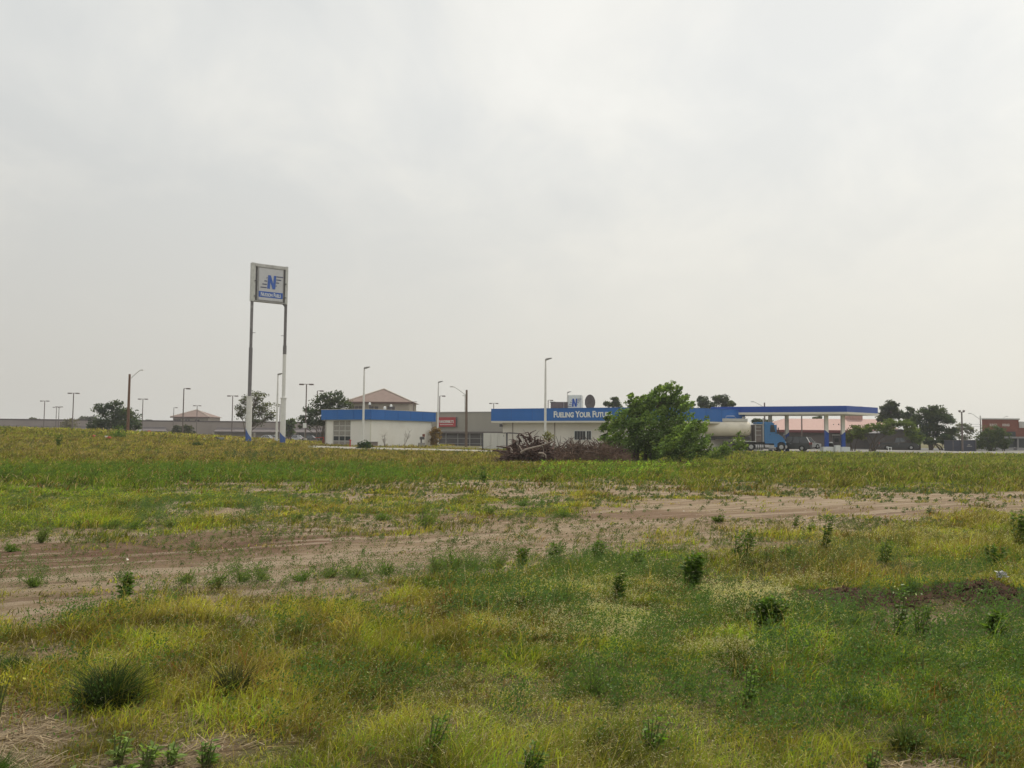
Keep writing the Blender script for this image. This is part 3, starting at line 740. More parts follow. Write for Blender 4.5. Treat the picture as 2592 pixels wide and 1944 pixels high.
# ------------------------------------------------------------------ fuel canopy
def canopy():
    dB = 102.0; B = at(2143, 1027, dB); zt = B.z; dC = 107.3; C = at(2222, 1031, dC); dA = 109.5; A = at(1800, 1029, dA)
    o3 = Vector((B.x, B.y, 0)); root = empty('fuel_canopy', o3, 0, 'flat blue-edged canopy on white columns over the fuel pumps', 'canopy')
    rl = lambda p: (p.x - o3.x, p.y - o3.y); D = Vector((A.x + 1.6, A.y + 7.5, 0))
    P = [rl(A), (0, 0), rl(C), rl(D)]
    zb = zrow(2143, 1042.5, dB); zs = zrow(2143, 1048.5, dB)
    ring(MB(), P, -.12, 0, zb, zt).build('fascia', DBLUE, root)
    ring(MB(), P, -.14, .03, zs, zb - .003).build('valance', TRIM, root)
    MB().prism(poly_off(P, -.13), zs + .05, zs + .15, 'z').build('ceiling', LGREY, root)
    MB().prism(poly_off(P, -.13), zt - .2, zt - .12, 'z').build('deck', ROOFM, root)
    for px, d, split in ((1950, 109.8, None), (1992, 108.8, 1101), (2092, 104.6, 1089), (2134, 105.2, 1100)):
        p = gnd(px, d); x, y = p.x - o3.x, d - o3.y
        zc = (zrow(px, split, d) if split else 1.6)
        c = MB().box(x, y, -.2, .40, .40, zs + .24).build('column', WHITE, root)
        low = MB(); k = 0
        h = .212
        for dx, dy in ((-h, -h), (h, -h), (h, h), (-h, h)):
            low.v.append((x + dx, y + dy, 0)); low.v.append((x + dx, y + dy, zc + (.35 if px in (2134, 1992) and dx > 0 else (-.35 if px == 2092 and dx > 0 else 0))))
        for i in range(4): low.f.append((2 * i, 2 * ((i + 1) % 4), 2 * ((i + 1) % 4) + 1, 2 * i + 1))
        low.build('blue_lower_wrap', DBLUE, c)
    for px, d in ((2092, 104.6), (2134, 105.2)):
        p = gnd(px, d)
        m = empty('pump_island_kerb', (p.x, d - .1, 0), 0, 'white concrete plinth round the ' + ('left' if px < 2100 else 'right') + ' blue-footed canopy column', 'plinth')
        MB().box(0 if px < 2100 else .06, 0, -.05, 1.28 if px < 2100 else 1.1, 1.1, .70).build('block', LETTER, m, bevel=.03)
        MB().box(0, -.3, .655, .5, .3, .02).build('cap_plate', MGREY, m)
    p = gnd(2116, 106.5); m = empty('fuel_pump', (p.x, 106.5, 0), R(-8), 'dark fuel pump between the two blue-footed columns', 'fuel pump')
    MB().box(0, 0, 0, .75, .6, 2.05).build('cabinet', DGREY, m, bevel=.03); MB().box(0, -.31, 1.25, .5, .03, .45).build('display', GLASS, m)
    MB().box(0, -.32, .3, .6, .03, .55).build('lower_panel', MGREY, m); MB().tube([(.42, 0, 1.7), (.6, -.1, 1.5), (.6, -.1, .6), (.45, 0, .9)], .03, 6).build('hose', TYRE, m)
    MB().box(0, 0, 2.05, .8, .65, .12).build('top_cap', LGREY, m)
    p = gnd(2103, 105.4); m = empty('waste_bin', (p.x, 105.4, .3), 0, 'black bin with a white lid beside the left canopy column', 'bin')
    MB().tube([(0, 0, 0), (0, 0, .8)], [.22, .26], 12).build('body', TYRE, m); MB().tube([(0, 0, .8), (0, 0, .95)], [.28, .15], 12).build('lid', LETTER, m)
    p = gnd(2119, 103.8); m = empty('white_barrier_block', (p.x, 103.8, 0), 0, 'taller white concrete block between the two plinths', 'concrete block')
    MB().box(0, 0, -.05, .6, .6, .9).build('block', LETTER, m, bevel=.03); MB().box(0, 0, .855, .4, .4, .02).build('cap_plate', MGREY, m)
canopy()

# ------------------------------------------------------------------ pink-roofed building, brick restaurant
def pink_building():
    d = 140.0
    xl = at(1957, 1090, d).x; xr = at(2236, 1090, d).x; ze = zrow(2060, 1088.5, d); zr = zrow(2060, 1060, d + 9); z0 = 0
    root = empty('pink_roof_building', (xl, d, z0), 0, 'long dark-walled building with a faded pink shingle roof', 'building')
    w = xr - xl; rl = at(1984, 1060, d + 9).x - xl; rr = at(2222, 1060, d + 9).x - xl
    MB().box(w / 2 + 1, 9, -.4, w + 1.4, 17.2, ze + .3).build('wall', mat('dark_brown_wall', (.125, .105, .10), .85, var=.12, scale=.5), root)
    r = MB(); r.v = [(-.5, -.3, ze), (w + 3, -.3, ze), (w + 3, 18.3, ze), (-.5, 18.3, ze), (rl, 9, zr), (rr, 9, zr)]
    r.f = [(0, 1, 5, 4), (1, 2, 5), (2, 3, 4, 5), (3, 0, 4), (3, 2, 1, 0)]
    roof = r.build('roof', PINK, root)
    MB().box(w / 2 + 1.2, -.33, ze - .42, w + 3.6, .12, .42).build('fascia', mat('dark_red_fascia', (.14, .03, .035), .6), root)
    p0 = at(2147, 1059, d + 9).x - xl; p1 = at(2179, 1059, d + 9).x - xl
    MB().box((p0 + p1) / 2, 9.5, zr - 1.2, p1 - p0, 2.5, 3.4).build('chimney', mat('pink_stucco', (.42, .27, .23), .9), roof)
    for px, py in ((2110, 1075), (2123, 1074)):
        x = at(px, py, d + 4).x - xl; z = at(px, py, d + 4).z
        MB().tube([(x, 4, z - 1), (x, 4, z + (0.15 if px < 2120 else .1))], .1, 6).build('vent', DGREY if px > 2120 else LGREY, roof)
    # grey gable wing at the right, partly behind trees
    xl2 = at(2238, 1090, 133).x; xr2 = at(2330, 1090, 133).x
    root2 = empty('grey_annex', (xl2, 133, 0), 0, 'plain grey-brown annex behind the leaning trees', 'building')
    w2 = xr2 - xl2; hl = zrow(2238, 1088, 133); 
    MB().prism([(0, -.3), (w2, -.3), (w2, hl - .9), (w2 * .45, hl - .05), (0, hl - .6)], 0, 9).build('wall', mat('annex_wall', (.095, .085, .08), .9, var=.1), root2)
    MB().prism([(-.3, hl - .62), (w2 * .45, hl), (w2 + .3, hl - .9), (w2 + .3, hl - .78), (w2 * .45, hl + .14), (-.3, hl - .5)], -.3, 9.3).build('roof', DGREY, root2)
pink_building()
def brick_place():
    d = 145.0; xl = at(2486, 1090, d).x; zt = zrow(2500, 1061.5, d); x2 = at(2579, 1090, d).x; xr = at(2760, 1090, d).x
    root = empty('brick_restaurant', (xl, d, 0), 0, 'red brick restaurant with white wall lettering at the right edge', 'building')
    w1 = x2 - xl; w2 = xr - xl
    zc = zrow(2550, 1109.5, d); z1 = zrow(2560, 1133, d)
    MB().box(w1 / 2, 6, zc + .3, w1, 12, zt - zc - .3).build('wall', BRICK, root)
    MB().box((w1 + w2) / 2, 6.6, zc + .3, w2 - w1, 11, zt - zc - 1.7).build('wall', BRICK, root)
    MB().box(w1 / 2, 6, zt, w1 + .3, 12.3, .2).build('coping', LGREY, root)
    MB().box((w1 + w2) / 2 + .1, 6.8, zt - 1.4, w2 - w1, 11.2, 1.1).build('upper_band', LGREY, root)
    MB().box(w2 / 2, 6, zc, w2 + .2, 12.4, .3).build('canopy_band', mat('concrete_band', (.25, .24, .235), .8), root)
    MB().box(w2 / 2, 6.2, z1, w2, 11.6, zc - z1).build('glazing', GLASS, root)
    for px in (2486, 2530, 2573, 2605): 
        x = at(px, 1100, d).x - xl + .2; MB().box(x, .2, z1, .3, .3, zc - z1).build('pillar', mat('concrete_band', (.25, .24, .235), .8), root)
    MB().box(w2 / 2, 6, -.4, w2 + .1, 12.1, z1 + .4).build('plinth', mat('low_wall_grey', (.30, .29, .28), .85), root)
    x = at(2556, 1100, d).x - xl
    MB().box(x, -.06, zrow(2556, 1108, d), 1.9, .1, 1.05).build('window', GLASS, root)
    zl = zrow(2520, 1078.5, d)
    LT = mat('lettering_pale', (.5, .42, .38), .7)
    text_mesh('BURGER', .56, LT, root, face_mat((0, 0, 0), (1, 0, 0), at(2510, 1075, d).x - xl + .3, zl, .03), sx=.62, bold=.02)
    text_mesh('KING', .56, LT, root, face_mat((0, 0, 0), (1, 0, 0), at(2546, 1075, d).x - xl, zl, .03), sx=.9, bold=.03)
def shear_brick():
    for o in bpy.data.objects:
        if o.parent and o.parent.name.startswith('brick_restaurant'):
            for v in o.data.vertices: v.co.x += max(v.co.y, 0) * .57
brick_place(); shear_brick()

# ------------------------------------------------------------------ shopping strip with two pavilion towers
def pavilion(px, peak, eave, x0, x1, d, label, roofm, zbase):
    xa, xb = at(x0, eave, d).x, at(x1, eave, d).x; w = xb - xa; ze = zrow((x0 + x1) // 2, eave, d); 
    root = empty('pavilion_tower', ((xa + xb) / 2, d, 0), R(0), label, 'tower', 'hip roofed towers of the shopping strip')
    zp = zrow(px, peak, d + w / 2)
    MB().box(0, w / 2, zbase, w * .90, w * .9, ze - zbase).build('wall', TAN, root)
    r = MB(); h = w / 2; xo = at(px, peak, d + w / 2).x - (xa + xb) / 2
    r.v = [(-h, 0, ze), (h, 0, ze), (h, w, ze), (-h, w, ze), (0, h, zp)]; r.f = [(0, 1, 4), (1, 2, 4), (2, 3, 4), (3, 0, 4), (3, 2, 1, 0)]
    ro = r.build('roof', roofm, root)
    MB().tube([(-h, 0, ze + .03), (0, h, zp + .05)], .12, 6).tube([(h, 0, ze + .03), (0, h, zp + .05)], .12, 6).build('ridge_cap', RIDGE, ro)
    MB().box(0, -.04, ze - .3, w + .1, .1, .3).build('eave_board', mat('eave_brown', (.10, .06, .05), .8), ro)
    hw = w * .45 
    for u in (-.80, -.68, -.56, -.22, -.08, .3, .42):
        MB().box(u * hw * 1.1, w * .05 - .04, ze - 1.5, .62, .1, .7).build('window', DBROWN, root)
    return root
def strip():
    d = 250.0; xl = at(-260, 1080, 236).x
    root = empty('shopping_strip', (xl, 240, 0), 0, 'long low mauve-grey shopping strip with a shingled arcade', 'building')
    # facade runs from left (nearer) to right
    def P(px, d): p = at(px, 1080, d); return (p.x - xl, d - 240)
    a, b = P(-260, 236), P(860, 256)
    zt = 5.15
    def wallseg(a, b, z0, z1, t, m, nm, out=0.0):
        a = Vector(a); b = Vector(b); e = (b - a).normalized(); n = Vector((e.y, -e.x))
        a = a + n * out; b = b + n * out; r, s = b - n * t, a - n * t
        mb = MB(); 
        for z in (z0, z1):
            for o in (a, b, r, s): mb.v.append((o.x, o.y, z))
        mb.f = [(0, 1, 2, 3), (4, 5, 6, 7), (0, 1, 5, 4), (1, 2, 6, 5), (2, 3, 7, 6), (3, 0, 4, 7)]
        return mb.build(nm, m, root)
    wallseg(a, b, -1, zt, 14, MALLW, 'wall')
    wallseg(a, b, zt, zt + .35, 14.2, mat('dark_coping', (.09, .07, .07), .7), 'coping', .1)
    # arcade roof in two runs, with the gap under the tower
    for p0, p1 in ((-250, 428), (545, 850)):
        q, r = P(p0, np.interp(p0, [-260, 860], [236, 256])), P(p1, np.interp(p1, [-260, 860], [236, 256]))
        qa = Vector(q); ra = Vector(r); e = (ra - qa).normalized(); n = Vector((e.y, -e.x))
        mb = MB(); z1, z0 = 3.55, 2.45
        for o, z in ((qa + n * .3 + e * .9, z1), (ra + n * .3 - e * .9, z1), (ra + n * 3, z0), (qa + n * 3, z0), (ra + n * 3, z0 - .2), (qa + n * 3, z0 - .2), (ra + n * .3, z0 - .2), (qa + n * .3, z0 - .2)): mb.v.append((o.x, o.y, z))
        mb.f = [(0, 1, 2, 3), (3, 2, 4, 5), (5, 4, 6, 7), (0, 3, 5, 7), (1, 6, 4, 2)]
        mb.build('arcade_roof', AWN, root)
        L = (ra - qa).length; k = max(2, int(L / 9)); 
        for i in range(k + 1):
            o = qa + e * (L * i / k) + n * 2.6
            MB().box(o.x, o.y, -.6, .5, .5, 2.9).build('arcade_post', TAN, root)
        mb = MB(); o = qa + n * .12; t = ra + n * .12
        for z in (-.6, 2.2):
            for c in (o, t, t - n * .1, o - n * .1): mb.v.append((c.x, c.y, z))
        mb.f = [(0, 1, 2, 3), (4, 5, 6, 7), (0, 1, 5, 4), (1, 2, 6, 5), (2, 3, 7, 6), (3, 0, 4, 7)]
        mb.build('shop_fronts', DBROWN, root)
        for i in range(k):
            o = qa + e * (L * (i + .5) / k) + n * .2
            if i % 3 != 1: MB().box(o.x, o.y, .1, 3.4, .12, 1.9, math.atan2(e.y, e.x)).build('shop_window', GLASS, root)
            else: MB().box(o.x, o.y, 0, 1.0, .12, 2.0, math.atan2(e.y, e.x)).build('door', LGREY, root)
    pavilion(484, 1037, 1055, 431, 530, 250, 'farther tower with a hipped grey-brown roof over the shopping strip', TILE, -1)
    # nearer wing
    d = 150; xl2 = at(860, 1050, d).x; xr2 = at(1560, 1050, 128).x
    root = empty('strip_wing', (xl2, d, 0), 0, 'nearer wing of the shopping strip with a red wall sign', 'building')
    A = (0, 0); B = (xr2 - xl2, 128 - d)
    e = (Vector(B) - Vector(A)).normalized(); n = Vector((e.y, -e.x)); L = (Vector(B) - Vector(A)).length; ang = math.atan2(e.y, e.x)
    def seg(u0, u1, z0, z1, o, t, m, nm, par=None):
        c = Vector(A) + e * ((u0 + u1) / 2) + n * (o - t / 2); return MB().box(c.x, c.y, z0, u1 - u0, t, z1 - z0, ang).build(nm, m, par or root)
    def ue(px): return min(range(0, 6000), key=lambda k: abs(CX + F * (xl2 + e.x * k * .01) / (d + e.y * k * .01) - px)) * .01
    u1 = ue(1285); zt = 5.42; wm = mat('warm_grey_wall', (.33, .31, .275), .85, var=.06, scale=.4, streak=True)
    seg(0, u1, -.5, zt, 0, 14, wm, 'wall'); seg(0, u1, zt, zt + .16, .08, 14.2, MGREY, 'coping')
    seg(0, u1 - .2, -.3, 2.05, .04, .1, DBROWN, 'shop_fronts'); seg(ue(1112), u1, 2.05, 2.35, .5, .6, mat('wing_band', (.15, .13, .125), .8), 'canopy_band')
    for z in (.35, 1.2): seg(ue(1112), ue(1225), z, z + .08, .1, .06, MGREY, 'mullion')
    for px in (1130, 1160, 1190, 1218): seg(ue(px), ue(px) + .15, 0, 2.05, .1, .07, MGREY, 'mullion')
    s0, s1 = ue(1111), ue(1157); zs0, zs1 = zrow(1130, 1080.5, 143), zrow(1130, 1057, 143)
    sg = seg(s0, s1, zs0, zs1, .35, .3, mat('wall_sign_red', (.40, .05, .06), .5), 'wall_sign'); seg(s1, s1 + .12, zs0, zs1, .36, .3, DGREY, 'sign_edge', sg)
    a3 = Vector((e.x * s0, e.y * s0, 0)) + Vector((n.x, n.y, 0)) * .35; b3 = a3 + Vector((e.x, e.y, 0))
    text_mesh("VANDERBILT'S", .62, LETTER, sg, face_mat(a3, b3, (s1 - s0) / 2, zs0 + .62, .01), sx=.68, bold=.015, smallcaps=.8)
    seg(s0 + .5, s1 - .5, zs0 + .3, zs0 + .38, .365, .01, LETTER, 'underline', sg)
    # yellow-brown shrub-coloured screen is a plant, see below
    pavilion(960, 985, 1017, 873, 1044, 152, 'nearer tower with a hipped brown shingle roof behind the wash building', TILE, 0)
    p = at(1047, 1018, 150); o = empty('arm_post', (p.x, 150, 0), 0, 'thin dark post with a short bar beside the nearer tower', 'lamp post')
    MB().tube([(0, 0, 0), (0, 0, p.z)], .09, 6).build('post', BPOLE, o); MB().box(.1, 0, p.z, 1.0, .2, .1).build('bar', BPOLE, o)
strip()

# ------------------------------------------------------------------ lamp posts
def shoebox(px, row, z_top, two, label, name='car_park_lamp', heads=None):
    d = F * (z_top - CAMH) / (hrow(px) - row); p = gnd(px, d); p.z = max(p.z, -0.2) if d < 140 else 0
    o = empty(name, p, 0, label, 'lamp post', 'bronze car park lamp posts')
    h = z_top - p.z
    MB().tube([(0, 0, 0), (0, 0, h - .1)], [.11, .08], 8).build('pole', BPOLE, o)
    MB().tube([(0, 0, 0), (0, 0, .5)], .25, 10).build('base', LGREY, o)
    for s in ((-1, 1) if two else (1,)):
        a = MB().box(s * .28, 0, h - .12, .5, .08, .08).build('arm', BPOLE, o)
        MB().box(s * .72, 0, h - .22, .62, .42, .2, 0, (.9, .9)).build('lamp_head', BPOLE, a)
for px, row, two, lb in ((110, 1014, 1, 'twin-headed car park lamp nearest the left edge'), (140.5, 1030, 1, 'left one of the close pair of distant twin-headed lamps'), (147, 1029, 1, 'right one of the close pair of distant twin-headed lamps'),
        (182.5, 994, 1, 'tall twin-headed car park lamp in front of the pale bare shrub'), (359, 1009, 1, 'twin-headed car park lamp just right of the dark round tree'), (497, 1026, 1, 'twin-headed lamp in front of the right slope of the farther tower'),
        (586.5, 1001, 1, 'twin-headed lamp at the left side of the half-bare tree'), (707, 1023, 1, 'small twin-headed lamp right behind the white pole of the pylon sign'), (773, 971, 1, 'tallest twin-headed lamp left of the wash building'),
        (1249, 1020, 1, 'twin-headed lamp rising over the left end of the shop fascia'), (438, 1031, 0, 'small single-headed lamp at the left corner of the farther tower'), (462, 982, 0, 'tall single-headed lamp in front of the farther tower'),
        (801, 988, 0, 'single-headed lamp before the dark tree by the wash building'), (1112, 1001, 0, 'single-headed bronze lamp right behind the white lamp of the red wall sign'), (1387, 1012, 0, 'single-headed bronze lamp just left of the rooftop cooling unit')):
    shoebox(px, row, 9.0, two, lb)
def white_lamp(px, row, d, label, pb=None):
    p = gnd(px, d); o = empty('white_lamp_post', p, 0, label, 'lamp post', 'white lamp posts of the filling station'); h = zrow(px, row, d) - p.z
    MB().tube([(0, 0, 0), (0, 0, h * .9), (0, 0, h * .9 + .01), (0, 0, h - .1)], [.14, .09, .075, .07], 10).build('pole', WPOLE, o)
    MB().tube([(0, 0, -.1), (0, 0, .25)], .3, 12).build('base', LGREY, o)
    a = MB().tube([(0, 0, h - .2), (.1, 0, h - .03)], .05, 6).build('bracket', DGREY, o)
    MB().prism([(-.06, h - .14), (.12, h - .16), (.62, h + .03), (.64, h + .09), (.3, h + .07), (0, h)], -.2, .2).build('lamp_head', MGREY, a, bevel=.02)
white_lamp(700, 946, 105, 'white lamp post between the legs of the pylon sign')
white_lamp(919, 930, 94, 'white lamp post in front of the wash building')
white_lamp(1108, 966, 118, 'white lamp post in front of the red wall sign')
white_lamp(1380, 908, 84, 'tallest white lamp post, rising from behind the brush pile')
white_lamp(1436, 992, 142, 'white lamp post behind the rooftop box sign')
def street_lamp(px, row, d, apx, arow, label, m, wood=True, r=.17):
    p = gnd(px, d); h = zrow(px, row, d) - p.z; q = at(apx, arow, d); o = empty('street_lamp', p, 0, label, 'street lamp', 'cobra head street lamps')
    MB().tube([(0, 0, -.3), (0, 0, h)], [r * 1.15, r * .8], 10).build('pole', m, o)
    ax, az = q.x - p.x, q.z - p.z; s = 1 if ax > 0 else -1; z0 = h - .75
    a = MB().tube([(0, 0, z0), (ax * .3, 0, z0 + (az - z0) * .42), (ax * .6, 0, z0 + (az - z0) * .82), (ax * .78, 0, az), (ax * .9, 0, az + .02)], .045, 6).build('arm', LGREY, o)
    MB().box(ax * .9, 0, az - .06, abs(ax) * .22, .3, .14, 0, (.8, .6)).build('lamp_head', LGREY, a)
street_lamp(323, 947, 114, 363, 937, 'street lamp on a brown wooden pole, its arm reaching right over the dark round tree', WOOD)
street_lamp(1180, 987, 112, 1139, 979, 'street lamp on a grey-brown wooden pole right of the red wall sign', mat('grey_wood', (.16, .115, .085), .85, var=.2, streak=True))
street_lamp(1936, 1019, 128, 1901, 1017, 'street lamp behind the canopy, only its top and arm above the blue edge', BPOLE, r=.12)
street_lamp(2483, 1052, 150, 2452, 1046.5, 'pale street lamp left of the brick restaurant, arm to the left', LGREY, r=.13)
street_lamp(2529, 1062, 190, 2551, 1054, 'street lamp whose arm shows above the roof of the brick restaurant', LGREY, r=.13)
def misc_poles():
    p = gnd(1176, 200); o = empty('distant_lamp', p, 0, 'very thin pale distant lamp just left of the grey-brown wooden pole', 'lamp post')
    h = zrow(1176, 1001, 200) - p.z; MB().tube([(0, 0, 0), (0, 0, h)], .1, 6).build('pole', WPOLE, o); MB().box(0, 0, h - .15, 1.2, .3, .2).build('lamp_head', WPOLE, o)
    d = 118; p = gnd(2436, d); h = zrow(2436, 1043, d) - p.z; o = empty('floodlight_pole', p, 0, 'dark pole with two upturned floodlights beside the leafy bush', 'floodlight')
    MB().tube([(0, 0, 0), (0, 0, h)], [.13, .1], 8).build('pole', BPOLE, o); b = MB().box(0, 0, h - .05, .7, .08, .08).build('crossbar', BPOLE, o)
    for s in (-1, 1): MB().prism([(s * .18, h + .02), (s * .34, h), (s * .46, h + .2), (s * .2, h + .27)], -.12, .12).build('floodlight', BPOLE, b)
    d = 132; p = gnd(2030, d); o = empty('thin_sign_post', p, 0, 'thin dark post seen under the canopy between its columns', 'post')
    MB().tube([(0, 0, 0), (0, 0, 6)], .1, 6).build('post', BPOLE, o); MB().box(0, 0, 5.9, .3, .3, .1).build('cap', BPOLE, o)
misc_poles()
for k, (r0, r1) in enumerate(((1066, 1064), (1072, 1069))):
    a, b = at(2300, r0, 175), at(2700, r1 + 4, 165); o = empty('overhead_wire', a, 0, ('upper' if k == 0 else 'lower') + ' thin overhead wire behind the floodlight pole', 'wire')
    q = b - a; MB().tube([tuple(q * t + Vector((0, 0, -1.2 * 4 * t * (1 - t) * .5))) for t in (0, .2, .4, .6, .8, 1)], .022, 4).build('cable', DGREY, o); MB().tube([(0, 0, -.1), (0, 0, .1)], .05, 6).build('clamp', MGREY, o)

# ------------------------------------------------------------------ vehicles
def wheel(par, x, y, r, w, dual=False, rimcol=None):
    s = 1 if y > 0 else -1
    t = MB().tube([(x, y - w / 2, r), (x, y + w / 2, r)], r, 20).build('wheel', TYRE, par)
    yo = y + s * (w / 2 + .004)
    MB().tube([(x, yo - s * .03, r), (x, yo, r), (x, yo + s * .01, r)], [r * .48, r * .5, r * .2], 16).build('rim', rimcol or CHROME, t); return t
def tanker():
    d = 106.0; p = gnd(1971, d); z0 = zrow(1971, 1143.5, d); p.z = g1(p.x, d) + .05
    o = empty('tanker_truck', p, R(-2), 'blue day-cab tractor with a cream tank trailer parked behind the bush', 'tanker truck')
    CAB = mat('cab_blue', (.025, .16, .38), .35, var=.05, spec=.6); TANK = mat('tank_cream', (.68, .62, .50), .35, var=.05, scale=.8, dirt=(.38, .33, .27), spec=.6)
    FR = mat('chassis_dark', (.05, .045, .045), .7); RACK = mat('rack_brown', (.16, .13, .12), .7, var=.2); AL = mat('dull_aluminium', (.42, .41, .40), .4, metal=.3)
    W2 = 1.15
    # cab
    cab = MB().prism([(-2.04, 1.15), (-.55, 1.15), (-.55, 2.25), (-.62, 2.3), (-.86, 3.35), (-1.0, 3.55), (-1.9, 3.62), (-2.04, 3.5)], -W2, W2).build('cab', CAB, o, bevel=.06)
    hood = MB().prism([(-.57, .62), (-.57, 2.22), (-.3, 2.1), (.15, 1.78), (.48, 1.35), (.6, 1.0), (.62, .62), (.58, .55), (.56, .62), (.5, .95), (.2, 1.12), (-.2, 1.12), (-.5, .9)], -W2 + .05, W2 - .05).build('hood', CAB, o, bevel=.04)
    MB().prism([(.45, .35), (.72, .35), (.72, .68), (.6, .75), (.45, .7)], -W2, W2).build('bumper', AL, o, bevel=.03)
    for s in (-1, 1):
        MB().box(.55, s * .95, .95, .14, .2, .22).build('headlight', LETTER, o)
        dr = MB().box(-1.03, s * (W2 + .005), 1.3, 1.0, .02, 1.95).build('door', CAB, o)
        MB().prism([(-1.36, 2.35), (-.70, 2.35), (-.90, 3.22), (-1.30, 3.22)], s * (W2 + .012), s * (W2 + .03)).build('window', GLASS, dr)
        MB().box(-1.36, s * (W2 + .03), 2.0, .14, .03, .05).build('handle', FR, dr)
        mr = MB().box(-.42, s * (W2 + .25), 2.15, .1, .18, .75).build('mirror', FR, o); MB().box(-.6, s * (W2 + .1), 2.2, .4, .05, .05).build('mirror_arm', FR, mr)
        MB().tube([(.2, s * (W2 - .02), 1.8), (.3, s * (W2 + .05), 2.0)], .02, 5).box(.32, s * (W2 + .05), 2.0, .08, .16, .16).build('hood_mirror', CHROME, o)
        MB().tube([(-3.15, s * .95, .5), (-2.2, s * .95, .5)], .34, 16).build('fuel_tank', AL, o)
        for x in (-2.95, -2.68, -2.4): MB().tube([(x - .04, s * .95, .5), (x + .04, s * .95, .5)], .355, 16).build('tank_strap', FR, o)
        MB().tube([(-2.0, s * .95, .55), (-1.45, s * .95, .55)], .26, 12).build('air_tank', AL, o)
        MB().box(-1.1, s * .98, .34, .9, .3, .42).build('step_box', AL, o); MB().box(-1.35, s * 1.1, .22, 1.5, .12, .05).build('step', AL, o)
        MB().prism([(-.85, .5), (-.5, .5), (-.45, 1.2), (-2.0, 1.2), (-2.0, .95), (-.9, .95)], s * 1.1, s * 1.14).build('side_fairing', CAB, o)
    MB().prism([(-.585, 2.32), (-.62, 2.32), (-.86, 3.25), (-.83, 3.25)], -1.0, 1.0).build('windscreen', GLASS, o)
    MB().box(-.84, 0, 3.36, .2, 2.0, .08).build('sun_visor', FR, o)
    MB().box(-2.5, 0, 3.32, .9, 2.1, .24).build('roof_fairing', CAB, o, bevel=.08)
    rk = MB()
    for y in (-1.05, 1.05): rk.box(-2.2, y, 1.1, .1, .1, 2.15).box(-3.1, y, 1.1, .1, .1, 2.1).box(-2.65, y, 3.2, 1.0, .1, .1)
    rk.build('headache_rack', AL, o); MB().box(-2.7, 0, 1.1, .75, 2.0, 2.1).build('equipment_box', RACK, o)
    for z in (1.9, 2.45, 2.9): MB().box(-2.72, -1.02, z, .6, .05, .12).build('shelf_rail', MGREY, o)
    MB().tube([(-2.12, -1.0, 1.2), (-2.12, -1.0, 4.0), (-2.16, -1.0, 4.08)], .07, 8).build('exhaust_stack', AL, o)
    MB().box(-3.0, 0, .85, 6.6, .9, .28).build('chassis', FR, o)
    for y in (-.98, .98):
        wheel(o, 0, y, .52, .3)
        for x in (-3.68, -4.98): wheel(o, x, y * .93, .52, .5)
        for x in (-13.2, -14.4): wheel(o, x, y * .93, .52, .5)
        MB().prism([(-4.3, 1.15), (-3.1, 1.15), (-3.1, 1.2), (-4.3, 1.2)], y - .25, y + .25).build('mudguard', LETTER, o)
        MB().box(-9.6, y * .8, .45, .15, .15, 1.0).build('landing_leg', FR, o)
    # tank
    prof = [(-15.2, .05), (-15.15, .55), (-15.0, .84), (-14.7, .99), (-14.5, 1.0), (-9.0, 1.0), (-4.1, 1.0), (-3.85, .97), (-3.62, .83), (-3.48, .5), (-3.44, .05)]
    t = MB().tube([(x, 0, 2.7) for x, r in prof], [r for x, r in prof], 32); tk = t.build('tank', TANK, o, smooth=True)
    for x in (-14, -11.5, -9.0, -6.5, -4.3): MB().tube([(x - .025, 0, 2.7), (x + .025, 0, 2.7)], 1.012, 32).build('tank_band', TANK, tk)
    MB().box(-9.4, 0, 3.66, 11.0, .9, .34).build('catwalk', LGREY, o)
    MB().box(-9.3, 0, 1.45, 11.4, 1.0, .28).build('trailer_frame', FR, o)
    MB().box(-4.6, -.9, 1.35, 1.6, .2, .3).box(-9, -.9, 1.3, 2.0, .3, .4).build('side_rail', FR, o)
    hp = MB().tube([(-6.6, -.4, 4.0), (-6.5, -.4, 4.3), (-5.5, -.4, 4.3), (-5.35, -.4, 4.0)], .03, 6).build('handrail', AL, o)
    MB().tube([(-4.35, 0, 3.95), (-4.35, 0, 4.25)], .12, 8).box(-4.2, 0, 4.1, .35, .2, .1).build('hatch', MGREY, o)
tanker()
